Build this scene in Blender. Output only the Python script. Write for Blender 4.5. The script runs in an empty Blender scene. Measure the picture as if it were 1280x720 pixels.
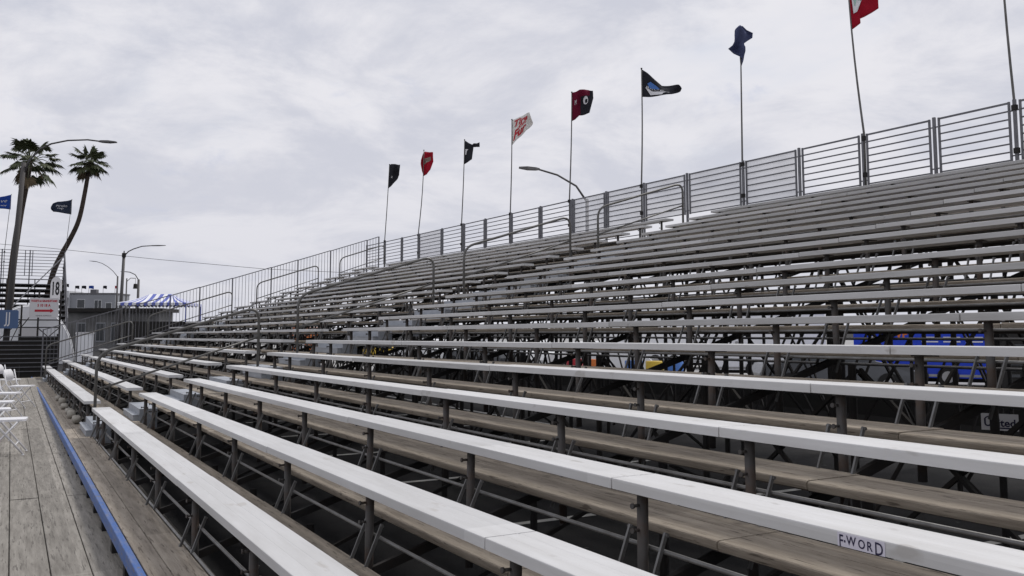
import bpy, math, random
from mathutils import Vector, Matrix
R = math.radians
random.seed(7)
SC = bpy.context.scene
COL = SC.collection

# ------------------------------------------------------------------ helpers
def tag(o, label=None, cat=None, group=None, kind=None):
    if label: o['label'] = label
    if cat: o['category'] = cat
    if group: o['group'] = group
    if kind: o['kind'] = kind
    return o

class MB:
    """collects shapes, links them as one mesh object"""
    def __init__(s): s.v = []; s.f = []; s.m = []
    def _add(s, vs, fs, mi=0):
        b = len(s.v); s.v += [tuple(v) for v in vs]
        s.f += [tuple(b + i for i in f) for f in fs]; s.m += [mi] * len(fs)
    def box(s, x0, x1, y0, y1, z0, z1, mi=0):
        s._add([(x0,y0,z0),(x1,y0,z0),(x1,y1,z0),(x0,y1,z0),(x0,y0,z1),(x1,y0,z1),(x1,y1,z1),(x0,y1,z1)],
               [(0,3,2,1),(4,5,6,7),(0,1,5,4),(1,2,6,5),(2,3,7,6),(3,0,4,7)], mi)
    def prism(s, prof, y0, y1, mi=0):
        """profile in (x,z), counter-clockwise seen from -y, extruded along y"""
        n = len(prof)
        vs = [(x, y0, z) for x, z in prof] + [(x, y1, z) for x, z in prof]
        fs = [(i, (i+1) % n, n+(i+1) % n, n+i) for i in range(n)]
        fs += [tuple(range(n))[::-1], tuple(range(n, 2*n))]
        s._add(vs, fs, mi)
    def tube(s, pts, r, n=8, mi=0, r2=None, cap=True):
        pts = [Vector(p) for p in pts]; k = len(pts); vs = []; fs = []
        up = None
        for i, p in enumerate(pts):
            d = (pts[min(i+1, k-1)] - pts[max(i-1, 0)]).normalized()
            if up is None:
                a = Vector((0,0,1)) if abs(d.z) < .9 else Vector((1,0,0))
                up = (a - d * a.dot(d)).normalized()
            else:
                up = (up - d * up.dot(d)).normalized()
            w = d.cross(up)
            rr = r if r2 is None else r + (r2 - r) * i / (k - 1)
            for j in range(n):
                t = 2 * math.pi * j / n
                vs.append(p + (up * math.cos(t) + w * math.sin(t)) * rr)
        for i in range(k - 1):
            for j in range(n):
                a, b = i*n + j, i*n + (j+1) % n
                fs.append((a, b, b + n, a + n))
        if cap:
            fs.append(tuple(range(n))[::-1]); fs.append(tuple(range((k-1)*n, k*n)))
        s._add(vs, fs, mi)
    def bar(s, a, b, w, h=None, mi=0):
        """square bar from a to b"""
        h = h or w
        a = Vector(a); b = Vector(b); d = (b - a).normalized()
        u = Vector((0,0,1)) if abs(d.z) < .95 else Vector((0,1,0))
        p = d.cross(u).normalized(); q = p.cross(d).normalized()
        vs = []
        for c in (a, b):
            for i, j in ((-1,-1),(1,-1),(1,1),(-1,1)):
                vs.append(c + p*(i*w/2) + q*(j*h/2))
        s._add(vs, [(3,2,1,0),(4,5,6,7),(0,1,5,4),(1,2,6,5),(2,3,7,6),(3,0,4,7)], mi)
    def build(s, name, mats, parent=None, smooth=False, loc=None):
        me = bpy.data.meshes.new(name); me.from_pydata(s.v, [], s.f)
        mats = mats if isinstance(mats, (list, tuple)) else [mats]
        for m in mats: me.materials.append(m)
        for p, mi in zip(me.polygons, s.m):
            p.material_index = mi; p.use_smooth = smooth and len(p.vertices) == 4
        me.update()
        o = bpy.data.objects.new(name, me); COL.objects.link(o)
        if loc is not None: o.location = loc
        if parent: o.parent = parent
        return o

def empty(name, loc=(0,0,0), rot=(0,0,0)):
    o = bpy.data.objects.new(name, None); COL.objects.link(o)
    o.location = loc; o.rotation_euler = rot; o.empty_display_size = .2
    return o

def kids(o): return [c for c in bpy.data.objects if c.parent == o]
def copy_tree(o, parent=None, skip=()):
    c = o.copy(); COL.objects.link(c); c.parent = parent
    for ch in kids(o):
        if ch.name.split('.')[0] in skip: continue
        copy_tree(ch, c, skip)
    return c

_tc = {}
def text_geo(txt, size=1.0, shear=0.0, bold=0.0):
    """flat outline of a word: vertices centred on its box, and faces"""
    key = (txt, size, shear, bold)
    if key in _tc: return _tc[key]
    cu = bpy.data.curves.new('lettering', 'FONT'); cu.body = txt; cu.size = size
    cu.shear = shear; cu.offset = bold; cu.resolution_u = 3
    cu.align_x = 'CENTER'; cu.align_y = 'CENTER'; cu.space_line = .85
    ob = bpy.data.objects.new('lettering', cu); COL.objects.link(ob)
    dg = bpy.context.evaluated_depsgraph_get()
    me = bpy.data.meshes.new_from_object(ob.evaluated_get(dg))
    vs = [(v.co.x, v.co.y) for v in me.vertices]; fs = [tuple(p.vertices) for p in me.polygons]
    bpy.data.objects.remove(ob); bpy.data.curves.remove(cu); bpy.data.meshes.remove(me)
    if vs:
        cx = (min(v[0] for v in vs) + max(v[0] for v in vs)) / 2; cy = (min(v[1] for v in vs) + max(v[1] for v in vs)) / 2
        vs = [(x - cx, y - cy) for x, y in vs]
    _tc[key] = (vs, fs)
    return vs, fs

def lettering(txt, size, mat, parent, origin, right, up, name='lettering', sx=1.0, shear=0.0, bold=0.0, fn=None):
    vs, fs = text_geo(txt, size, shear, bold)
    m = MB(); o_ = Vector(origin); r_ = Vector(right); u_ = Vector(up)
    if fn: pts = [fn(x * sx, y) for x, y in vs]
    else: pts = [o_ + r_ * (x * sx) + u_ * y for x, y in vs]
    m._add(pts, fs)
    return m.build(name, mat, parent)

# ------------------------------------------------------------------ materials
def mat(name, base, rough=.6, metal=0.0, spec=.4, tint=None, scale=6.0, stretch=(1,1,1), amount=.5, contrast=(.35,.65),
        bump=0.0, bscale=None, cell=None, alpha=None, spots=None):
    """principled material; colour wanders between base and tint with noise fixed to the place"""
    m = bpy.data.materials.new(name); m.use_nodes = True
    nt = m.node_tree; N = nt.nodes; L = nt.links
    b = N['Principled BSDF']
    b.inputs['Base Color'].default_value = (*base, 1); b.inputs['Roughness'].default_value = rough
    b.inputs['Metallic'].default_value = metal; b.inputs['Specular IOR Level'].default_value = spec
    geo = N.new('ShaderNodeNewGeometry'); mp = N.new('ShaderNodeMapping'); mp.inputs['Scale'].default_value = stretch
    L.new(geo.outputs['Position'], mp.inputs['Vector'])
    last = None
    if tint:
        nz = N.new('ShaderNodeTexNoise'); nz.inputs['Scale'].default_value = scale; nz.inputs['Detail'].default_value = 6
        nz.inputs['Roughness'].default_value = .62
        L.new(mp.outputs[0], nz.inputs['Vector'])
        mr = N.new('ShaderNodeMapRange'); mr.inputs[1].default_value = contrast[0]; mr.inputs[2].default_value = contrast[1]
        mr.inputs[4].default_value = amount
        L.new(nz.outputs['Fac'], mr.inputs[0])
        mx = N.new('ShaderNodeMix'); mx.data_type = 'RGBA'
        mx.inputs['A'].default_value = (*base, 1); mx.inputs['B'].default_value = (*tint, 1)
        L.new(mr.outputs[0], mx.inputs['Factor'])
        last = mx.outputs['Result']
    if cell:
        cs, amt = cell
        m2 = N.new('ShaderNodeMapping'); m2.inputs['Scale'].default_value = cs; m2.inputs['Location'].default_value = (.03,.02,.01)
        L.new(geo.outputs['Position'], m2.inputs['Vector'])
        fl = N.new('ShaderNodeVectorMath'); fl.operation = 'FLOOR'; L.new(m2.outputs[0], fl.inputs[0])
        wn = N.new('ShaderNodeTexWhiteNoise'); L.new(fl.outputs[0], wn.inputs['Vector'])
        r2 = N.new('ShaderNodeMapRange'); r2.inputs[3].default_value = 1 - amt; r2.inputs[4].default_value = 1 + amt
        L.new(wn.outputs['Value'], r2.inputs[0])
        vm = N.new('ShaderNodeVectorMath'); vm.operation = 'SCALE'
        if last is None:
            rgb = N.new('ShaderNodeRGB'); rgb.outputs[0].default_value = (*base, 1); last = rgb.outputs[0]
        L.new(last, vm.inputs[0]); L.new(r2.outputs[0], vm.inputs['Scale']); last = vm.outputs[0]
    if spots:
        sscale, scol, thr, sstretch = spots
        m3 = N.new('ShaderNodeMapping'); m3.inputs['Scale'].default_value = sstretch
        L.new(geo.outputs['Position'], m3.inputs['Vector'])
        n3 = N.new('ShaderNodeTexNoise'); n3.inputs['Scale'].default_value = sscale; n3.inputs['Detail'].default_value = 3
        L.new(m3.outputs[0], n3.inputs['Vector'])
        r3 = N.new('ShaderNodeMapRange'); r3.inputs[1].default_value = thr; r3.inputs[2].default_value = thr + .06; r3.inputs[4].default_value = .75
        L.new(n3.outputs['Fac'], r3.inputs[0])
        x3 = N.new('ShaderNodeMix'); x3.data_type = 'RGBA'; x3.inputs['B'].default_value = (*scol, 1)
        if last is None: x3.inputs['A'].default_value = (*base, 1)
        else: L.new(last, x3.inputs['A'])
        L.new(r3.outputs[0], x3.inputs['Factor']); last = x3.outputs['Result']
    if last is not None: L.new(last, b.inputs['Base Color'])
    if bump:
        nb = N.new('ShaderNodeTexNoise'); nb.inputs['Scale'].default_value = bscale or scale * 4; nb.inputs['Detail'].default_value = 4
        L.new(mp.outputs[0], nb.inputs['Vector'])
        bp = N.new('ShaderNodeBump'); bp.inputs['Strength'].default_value = bump; bp.inputs['Distance'].default_value = .01
        L.new(nb.outputs['Fac'], bp.inputs['Height']); L.new(bp.outputs[0], b.inputs['Normal'])
    if alpha is not None: b.inputs['Alpha'].default_value = alpha
    return m

M = {}
M['alu'] = mat('white_aluminium', (.57,.57,.572), .45, .0, .5, (.43,.425,.415), 2.0, (6,.7,6), .85, (.32,.80), .05, 30,
               cell=((.0001,.294,1.64), .11), spots=(1.8, (.40,.385,.365), .66, (5,2.2,5)))
M['alu_old'] = mat('dull_aluminium', (.47,.47,.47), .45, .0, .5, (.34,.335,.325), 2.2, (6,.8,6), .85, (.35,.70), .05, 30,
               cell=((.0001,.294,.0001), .10), spots=(3.2, (.26,.25,.24), .68, (6,1.6,6)))
M['step'] = mat('step_aluminium', (.36,.385,.425), .45, .1, .5, (.23,.25,.28), 3.0, (1,1,5), .7)
M['wood'] = mat('weathered_board', (.36,.315,.26), .85, 0, .2, (.205,.175,.14), 2.0, (10,1.0,10), .9, (.36,.66), .5, 14,
                cell=((.0001,.294,1.64), .20), spots=(4.0, (.085,.07,.055), .62, (16,1.5,16)))
M['floor'] = mat('plywood_floor', (.285,.268,.24), .85, 0, .2, (.165,.153,.136), 2.6, (9,.8,5), .9, (.36,.66), .4, 18,
                 cell=((4.08,.294,.0001), .18), spots=(2.6, (.10,.092,.082), .59, (26,1.7,1)))
M['deck'] = mat('worn_deck_board', (.36,.318,.268), .85, 0, .2, (.21,.182,.15), 2.4, (9,.8,6), .9, (.36,.66), .4, 16,
                cell=((5.6,.29,.0001), .13), spots=(2.6, (.12,.10,.082), .60, (26,1.7,3)))
M['steel'] = mat('galvanised_steel', (.20,.20,.20), .5, .55, .5, (.11,.105,.10), 9, (1,1,1), .8)
M['post'] = mat('brown_steel_post', (.072,.068,.066), .6, .2, .4, (.075,.048,.034), 7, (1,1,1.5), .8, (.46,.66))
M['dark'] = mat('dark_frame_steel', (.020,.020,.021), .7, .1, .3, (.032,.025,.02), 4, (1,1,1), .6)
M['rail'] = mat('grey_rail_pipe', (.13,.128,.122), .42, .5, .5, (.08,.075,.07), 6, (1,1,1), .8)
M['fence'] = mat('fence_bar_steel', (.16,.16,.175), .5, .3, .4, (.11,.11,.12), 5, (1,1,1), .8)
M['fpost'] = mat('fence_post_steel', (.17,.17,.185), .5, .3, .4, (.11,.11,.12), 4, (1,1,1), .8)
M['blue'] = mat('blue_paint', (.05,.12,.34), .65, 0, .4, (.13,.165,.29), 4, (6,.8,6), .85, (.42,.66), .3, 20, spots=(9., (.15,.135,.115), .60, (5,1.2,5)))
M['black'] = mat('black_block', (.018,.017,.016), .8)
M['asphalt'] = mat('asphalt', (.022,.022,.024), .95, 0, .15, (.045,.044,.043), .8, (1,1,1), .8, (.40,.68), .4, 60, spots=(3.5, (.10,.10,.098), .70, (1,1,1)))
M['lot'] = mat('concrete_lot', (.34,.338,.335), .9, 0, .2, (.26,.257,.255), .3, (1,1,1), .8)
M['paint'] = mat('road_paint', (.62,.62,.60), .8, 0, .2, (.40,.40,.39), 4, (1,1,1), .8)
M['white'] = mat('white_plastic', (.72,.72,.74), .45, 0, .4, (.60,.60,.63), 5, (1,1,1), .5)
M['bag'] = mat('pale_sack', (.40,.38,.34), .9, 0, .2, (.26,.24,.20), 9, (1,1,1), .8, bump=.3)
M['lamp'] = mat('lamp_post_grey', (.10,.098,.10), .55, .3, .4, (.07,.066,.066), 2, (1,1,.3), .8)
M['lampc'] = mat('concrete_lamp_post', (.085,.08,.08), .8, 0, .3, (.06,.056,.055), 2, (1,1,.3), .8)
M['trunk'] = mat('palm_trunk', (.075,.06,.05), .95, 0, .1, (.04,.032,.028), 1.5, (1,1,5), .9, bump=.5)
M['leaf'] = mat('palm_leaf', (.045,.062,.026), .6, 0, .3, (.075,.075,.038), .9, (1,1,1), .8)
M['deadleaf'] = mat('dry_palm_leaf', (.13,.10,.06), .8, 0, .2, (.08,.06,.04), 1.2, (1,1,1), .8)
M['bwall'] = mat('grey_render_wall', (.30,.31,.335), .9, 0, .2, (.25,.26,.28), .2, (1,1,1), .7)
M['bpale'] = mat('pale_render_wall', (.62,.63,.65), .9, 0, .2, (.52,.53,.55), .2, (1,1,1), .6)
M['bshed'] = mat('shed_wall', (.20,.20,.20), .9, 0, .2, (.10,.10,.10), .8, (1,1,.6), .9)
M['roof'] = mat('flat_roof', (.14,.14,.15), .9)
M['glass'] = mat('dark_window', (.02,.025,.03), .12, 0, .6, (.05,.055,.06), .6)
M['tarp'] = mat('white_tarp', (.82,.83,.85), .55, 0, .3, (.72,.73,.76), .8, (1,1,1), .7)
M['tblue'] = mat('blue_awning', (.12,.15,.48), .6, 0, .3, (.14,.17,.44), 1, (1,1,1), .6)
M['signw'] = mat('sign_white', (.66,.65,.66), .6, 0, .3, (.58,.57,.58), 1, (1,1,1), .5)
M['signb'] = mat('sign_blue', (.085,.14,.27), .6, 0, .3, (.07,.115,.22), 1, (1,1,1), .5)
M['red'] = mat('red_paint', (.42,.018,.03), .5, 0, .4, (.32,.012,.025), 3, (1,1,1), .6)
M['orange'] = mat('orange_plastic', (.62,.17,.03), .5, 0, .4, (.5,.12,.02), 3, (1,1,1), .5)
M['yellow'] = mat('yellow_paint', (.66,.46,.05), .45, 0, .4, (.55,.36,.04), 2, (1,1,1), .5)
M['vblue'] = mat('vivid_blue_paint', (.014,.055,.55), .4, 0, .4, (.012,.045,.46), 1, (1,1,1), .5)
M['lblue'] = mat('light_blue_paint', (.07,.19,.52), .5, 0, .4, (.05,.14,.42), 1, (1,1,1), .5)
M['carw'] = mat('white_car_paint', (.70,.71,.72), .25, 0, .5, (.62,.63,.64), 1, (1,1,1), .5)
M['carg'] = mat('grey_car_paint', (.09,.095,.105), .25, .3, .5, (.075,.08,.085), 1, (1,1,1), .5)
M['rubber'] = mat('tyre_rubber', (.015,.015,.015), .9)
M['chrome'] = mat('bare_metal', (.45,.45,.46), .3, .8, .5, (.35,.35,.36), 3)
M['navy'] = mat('navy_ink', (.022,.018,.055), .7)
M['inkb'] = mat('black_ink', (.012,.012,.014), .7)
M['inkr'] = mat('red_ink', (.45,.02,.035), .7)
M['inkw'] = mat('white_ink', (.68,.68,.70), .7)
M['inkg'] = mat('pale_green_ink', (.34,.50,.44), .7)
M['sticker'] = mat('sticker_paper', (.62,.60,.68), .5, 0, .4, (.56,.54,.62), 20, (1,1,1), .5)
def cloth(name, c, t):
    m = mat(name, c, .85, 0, .15, t, 3, (1,1,1), .6)
    N = m.node_tree.nodes; L = m.node_tree.links
    tr = N.new('ShaderNodeBsdfTranslucent'); mx = N.new('ShaderNodeMixShader'); mx.inputs[0].default_value = .35
    b = N['Principled BSDF']
    L.new(b.inputs['Base Color'].links[0].from_socket, tr.inputs['Color'])
    L.new(b.outputs[0], mx.inputs[1]); L.new(tr.outputs[0], mx.inputs[2]); L.new(mx.outputs[0], N['Material Output'].inputs['Surface'])
    return m
M['f_black'] = cloth('black_cloth', (.030,.031,.040), (.055,.056,.068))
M['f_red'] = cloth('red_cloth', (.42,.014,.035), (.33,.01,.028))
M['f_white'] = cloth('white_cloth', (.80,.79,.77), (.70,.69,.67))
M['f_crim'] = cloth('crimson_cloth', (.19,.014,.045), (.14,.01,.03))
M['f_blue'] = cloth('slate_blue_cloth', (.085,.10,.20), (.13,.15,.26))
M['f_navy'] = cloth('grey_navy_cloth', (.038,.05,.085), (.06,.075,.115))
M['f_roy'] = cloth('royal_blue_cloth', (.03,.085,.40), (.05,.12,.42))
M['f_beige'] = cloth('beige_cloth', (.32,.26,.22), (.25,.2,.17))

def sheet_mat():
    m = bpy.data.materials.new('pale_mesh_sheet'); m.use_nodes = True
    N = m.node_tree.nodes; L = m.node_tree.links; b = N['Principled BSDF']
    b.inputs['Base Color'].default_value = (.78,.78,.80,1); b.inputs['Roughness'].default_value = .9
    w = N.new('ShaderNodeTexNoise'); w.inputs['Scale'].default_value = 1.3
    g = N.new('ShaderNodeNewGeometry'); L.new(g.outputs['Position'], w.inputs['Vector'])
    r = N.new('ShaderNodeMapRange'); r.inputs[3].default_value = .45; r.inputs[4].default_value = .75
    L.new(w.outputs['Fac'], r.inputs[0]); L.new(r.outputs[0], b.inputs['Alpha'])
    return m
M['sheet'] = sheet_mat()

# ------------------------------------------------------------------ stand geometry
G0 = 1.85                      # eye height over the asphalt
RUN, RISE = .61, .1831
X1, Z1 = 1.0465, -1.0152 + G0  # front top edge of the lowest bench
NROW = 20
SW, ST = .237, .045            # bench plank width and thickness
def slope(n): return (-.8962 + .0409*n + .00127*n*n) * .01
def rx(n): return X1 + (n-1)*RUN
def rz(n, y): return Z1 + (n-1)*RISE + slope(n)*(y-6.)
DECK = .412                     # footboard below bench top
YN, YA0, YA1, YB0, YB1, YE = -3.65, 13.95, 15.42, 32.55, 33.9, 36.45
ORD = ['', 'lowest', 'second', 'third', 'fourth', 'fifth', 'sixth', 'seventh', 'eighth', 'ninth', 'tenth', 'eleventh', 'twelfth',
       'thirteenth', 'fourteenth', 'fifteenth', 'sixteenth', 'seventeenth', 'eighteenth', 'nineteenth', 'topmost']
def rowname(n): return ORD[n] + ' row' + (' up' if 1 < n < 20 else '')

POSTY = [-3.4, -1.85, -.2, 1.42, 3.03, 4.62, 6.26, 7.95, 9.6, 11.3, 12.9, 13.75]
def seat_profile(w=SW, t=ST):
    """extruded plank: shallow grooves on the top, ribbed front lip"""
    p = [(0, -t), (w, -t), (w, -.005), (w-.005, 0)]
    for gx, gw, gd in ((.152, .007, .0011), (.080, .004, .0006)):
        p += [(gx+gw, 0), (gx+gw*.5, -gd), (gx-gw*.5, -gd), (gx-gw, 0)]
    p += [(.004, 0), (.001, -.0015), (0, -.005)]
    return p

def make_leg():
    m = MB()
    m.tube([(0,0,-ST-.001), (0,0,-.70)], .024, 10)
    m.box(-.04, .13, -.018, .018, -ST-.010, -ST-.001)
    for dz in (-.10, -.20):
        m.tube([(-.02,0,dz), (-.052,0,dz)], .007, 6)
        m.tube([(-.052,0,dz), (-.062,0,dz)], .012, 6)
    return m
def make_brace():
    m = MB()
    for dy in (.105, -.105):
        m.bar((.030,dy,-.20), (-.13,dy,-.58), .011, .018)
        m.tube([(.028,dy*.9,-.207), (.028,dy*1.14,-.207)], .008, 6)
    return m
leg_mesh = brace_mesh = None
def make_bench(y0, y1, joints, posts, base_y):
    """bench with its plank pieces, legs, braces and rails; local origin at the front top edge"""
    root = empty('bench')
    js = [y0] + joints + [y1]
    for a, b in zip(js[:-1], js[1:]):
        g = .0055
        m = MB()
        dz = random.uniform(-.004, .004); dx = random.uniform(-.004, .001)
        m.prism([(x+dx, z+dz) for x, z in seat_profile()], a - base_y + g, b - base_y - g)
        m.build('plank', M['alu'], root)
    global leg_mesh, brace_mesh
    for p in posts:
        if leg_mesh is None:
            l = make_leg().build('leg', M['post'], root, smooth=True); leg_mesh = l.data
        else:
            l = bpy.data.objects.new('leg', leg_mesh); COL.objects.link(l); l.parent = root
        l.location = (.07, p - base_y, 0)
        if brace_mesh is None:
            b = make_brace().build('brace', M['steel'], l); brace_mesh = b.data
        else:
            b = bpy.data.objects.new('brace', brace_mesh); COL.objects.link(b); b.parent = l
    m = MB(); m.tube([(.10, y0-base_y+.15, -.275), (.10, y1-base_y-.1, -.275)], .0105, 6)
    m.build('rail', M['steel'], root, smooth=True)
    m = MB(); m.tube([(.12, y0-base_y+.15, -.52), (.12, y1-base_y-.1, -.52)], .0105, 6)
    m.build('rail', M['steel'], root, smooth=True)
    return root

near_j = [-.27, 3.15, 6.56, 9.97]
mid_p = [15.65 + 1.66*i for i in range(11)]
mid_j = [18.85, 22.28, 25.7, 29.12]
end_p = [34.1, 35.1, 36.2]
blocks = [('near', YN, YA0, near_j, POSTY, 'block this side of the handrails'),
          ('mid', YA1, YB0, mid_j, mid_p, 'middle block between both aisles'),
          ('end', YB1, YE, [], end_p, 'short far block beside the picket fence')]
for key, y0, y1, js, ps, words in blocks:
    proto = make_bench(y0, y1, js, ps, y0)
    for n in range(1, NROW+1):
        if n == 1: o = proto
        elif n <= 13: o = copy_tree(proto)
        else: o = copy_tree(proto, skip=('brace',))
        ye = y0
        o.location = (rx(n), ye, rz(n, ye)); o.rotation_euler = (math.atan(slope(n)), 0, 0)
        extra = ', stickered edge' if (n == 3 and key == 'near') else ''
        tag(o, '%s bench, %s, %s%s' % ('white aluminium' if n < 15 else 'dull grey aluminium', rowname(n), words, extra), 'bench',
            'aluminium benches of the grandstand')
        if n == 3 and key == 'near':
            yc = 1.87
            st = MB(); st.box(-.0055, -.0045, yc - .086 - y0, yc + .086 - y0, -.0445, -.0025)
            s_ = st.build('sticker', M['sticker'], o)
            for txt, yy, sz, sx, zz in (('F', .071, .052, .75, -.027), ('.', .058, .06, .8, -.027), ('W', .034, .038, .95, -.022), ('O', -.004, .038, .9, -.024),
                                        ('R', -.034, .038, .95, -.025), ('D', -.066, .052, .85, -.026)):
                lettering(txt, sz, M['navy'], s_, (-.0062, yc + yy - y0, zz), (0,-1,0), (0,0,1), 'letter', sx=sx*.94, bold=.0006)
# older duller planks on the upper rows and a few odd replacements
for o in bpy.data.objects:
    if o.name.split('.')[0] == 'plank' and o.parent and o.parent.name.startswith('bench'):
        n = round((o.parent.location.x - X1) / RUN) + 1
        if n >= 15 and random.random() < .65 or (7 < n < 15 and random.random() < .28) or (4 < n < 8 and random.random() < .12):
            o.data = o.data.copy(); o.data.materials[0] = M['alu_old']

for o in bpy.data.objects:
    if o.name.split('.')[0] == 'leg' and o.parent and o.parent.name.startswith('bench'):
        o.rotation_euler = (random.uniform(-.022,.022), random.uniform(-.015,.015), random.uniform(-.25,.25))

# footboards --------------------------------------------------------------
FB0, FB1, FT = -.335, .022, .040
def board_profile(t=FT):
    r = .015
    p = [(FB0+.006, -t), (FB1, -t), (FB1, -.004), (FB1-.004, 0), (-.118, 0), (-.120, -.006), (-.124, -.006), (-.126, 0)]
    for k in range(5):
        a = math.pi/2 * k / 4
        p.append((FB0 + r - r*math.sin(a), -r + r*math.cos(a)))
    p += [(FB0, -t+.012)]
    return p
fj = [-3.65, -.3, 3.12, 6.6, 9.95, 13.4, 16.9, 20.3, 23.7, 27.1, 30.5, 33.9, YE]
lip = None
for n in range(2, NROW+1):
    o = empty('footboard', (rx(n), YN, rz(n, YN) - DECK), (math.atan(slope(n)), 0, 0))
    off = random.uniform(-.35, .35)
    js = [YN] + [y + off for y in fj[1:-1]] + [YE]
    for a, b in zip(js[:-1], js[1:]):
        m = MB(); dz = random.uniform(-.003, .003)
        m.prism([(x, z+dz) for x, z in board_profile()], a-YN+.003, b-YN-.003)
        m.build('board', M['wood'], o)
    m = MB(); m.box(FB0+.03, FB0+.06, 0, YE-YN, -FT-.010, -FT-.001); m.box(FB1-.035, FB1-.004, 0, YE-YN, -FT-.03, -FT-.001)
    m.build('angle', M['post'], o)
    tag(o, 'weathered tan footboard in front of the %s of benches' % (rowname(n)), 'footboard', 'wooden footboards of the grandstand')
# lowest walkway: two boards wide
o = empty('footboard', (rx(1), YN, rz(1, YN) - DECK), (math.atan(slope(1)), 0, 0))
for a, b in zip([YN, .9, 4.7, 8.35, 11.9, 15.65, 19.1, 22.6, 26.1, 29.6, 33.0], [.9, 4.7, 8.35, 11.9, 15.65, 19.1, 22.6, 26.1, 29.6, 33.0, 36.9]):
    m = MB()
    for (xa, xb) in ((-.285, -.157), (-.153, .022)):
        m.prism([(xa, -.03), (xb, -.03), (xb, -.003), (xb-.003, 0), (xa+.003, 0), (xa, -.003)], a-YN+.003, b-YN-.003)
    m.build('board', M['deck'], o)
m = MB(); m.tube([(.045, .1, -.01), (.045, YE-YN, -.01)], .012, 6); m.box(.02, .035, 0, YE-YN, -.07, -.031)
m.build('angle', M['steel'], o)
tag(o, 'worn tan plywood walkway between the blue edge board and the lowest bench', 'footboard', 'wooden footboards of the grandstand')

# blue edge board ---------------------------------------------------------
o = empty('edge_board', (rx(1) - .336, YN, rz(1, YN) - DECK), (math.atan(slope(1)), 0, 0))
for a, b in zip([YN, .6, 5.3, 9.2, 13.3, 17.4, 21.5, 25.6, 29.8, 33.5], [.6, 5.3, 9.2, 13.3, 17.4, 21.5, 25.6, 29.8, 33.5, 36.9]):
    m = MB(); m.prism([(-.004, -.085), (.040, -.085), (.040, .004), (.036, .008), (.0, .008), (-.004, .004)], a-YN+.002, b-YN-.002)
    m.build('board', M['blue'], o)
y = -3.4
while y < 36.5:
    m = MB(); m.box(.002, .10, y-YN-.05, y-YN+.05, -.20, -.0852); m.build('block', M['black'], o); y += .82
tag(o, 'long blue painted edge board on dark blocks, along the walkway', 'edge board')

# wooden floor ------------------------------------------------------------
m = MB(); fz = .232
for i in range(-18, 5):
    xa = .06 + .245*(i-2) ; xb = xa + .245
    if xa > 1.0: continue
    yj = -4.0 + (.0 if i % 2 else .0) - .1
    ys = [-4.0, -.1, 3.3, 6.7 + random.uniform(-.02,.02), 9.9, 13.35, 16.8, 20.2, 23.6, 27, 30.4, 34.9]
    for a, b in zip(ys[:-1], ys[1:]):
        dz = random.uniform(-.0035, .0035)
        m.prism([(xa+.0035, fz-.03), (xb-.0035, fz-.03), (xb-.0035, fz+dz-.003), (xb-.006, fz+dz), (xa+.006, fz+dz), (xa+.0035, fz+dz-.003)], a+.0035, b-.0035)
m.box(-5.0, 1.28, -4.0, 34.9, fz-.12, fz-.032)
tag(m.build('floor', M['floor']), 'boarded plywood floor beside the grandstand walkway', None, None, 'structure')

# aisle steps -------------------------------------------------------------
for (ya, yb, words) in ((14.02, 15.36, 'first handrail aisle'), (32.62, 33.84, 'far handrail aisle')):
    proto = None
    for n in range(1, NROW):
        if proto is None:
            proto = empty('aisle_step')
            m = MB(); m.box(.024, .272, 0, yb-ya, -.10, RISE-.006); m.build('riser_box', M['step'], proto)
            m = MB(); m.box(-.055, .022, .03, yb-ya-.03, .004, RISE/2-.012); m.box(-.065, .022, .02, yb-ya-.02, RISE/2-.011, RISE/2)
            m.build('tread', M['step'], proto)
            o = proto
        else: o = copy_tree(proto)
        ymid = (ya + yb) / 2
        o.location = (rx(n), ya, rz(n, ymid) - DECK)
        tag(o, 'grey metal step box by the %s in the %s' % (rowname(n), words), 'step', 'metal aisle steps of the grandstand')

# handrails ---------------------------------------------------------------
def bend(a, b, c, r, k=6):
    a, b, c = Vector(a), Vector(b), Vector(c)
    u = (a-b).normalized(); v = (c-b).normalized()
    p0 = b + u*r; p1 = b + v*r
    return [((1-t)**2)*p0 + 2*t*(1-t)*b + t*t*p1 for t in [i/k for i in range(k+1)]]
def handrail(y, n0, n1, label, h=1.10):
    f = lambda n: Vector((rx(n), y, rz(n, y) - DECK))
    a, b = f(n0), f(n1)
    o = empty('handrail', a); a0 = a.copy()
    A = Vector((0,0,-.25)); B = Vector((0,0,h)); Cc = b - a0 + Vector((0,0,h)); D = b - a0 + Vector((0,0,-.25))
    path = [A] + bend(A, B, Cc, .22) + bend(B, Cc, D, .22) + [D]
    m = MB(); m.tube(path, .0225, 10); m.build('top_rail', M['rail'], o, smooth=True)
    m = MB(); m.tube([Vector((0,0,h*.52)), b - a0 + Vector((0,0,h*.52 + .05))], .016, 8); m.build('mid_rail', M['rail'], o, smooth=True)
    for p in (A, D):
        m = MB(); m.box(p.x-.05, p.x+.05, -.05, .05, .003, .012); m.build('foot_plate', M['rail'], o)
    tag(o, label, 'handrail', 'bent pipe handrails in the aisles')
for i, (n0, n1) in enumerate([(1.15, 5.05), (6.1, 10.15), (11.15, 15.0), (16.1, 19.75)]):
    handrail(14.65, n0, n1, ['lowest handrail of the first aisle, starting beside the lowest bench', 'second handrail up the first aisle, at the sixth row',
             'third handrail up the first aisle, below the back fence', 'topmost handrail of the first aisle, against the back fence'][i], 1.13)
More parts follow.
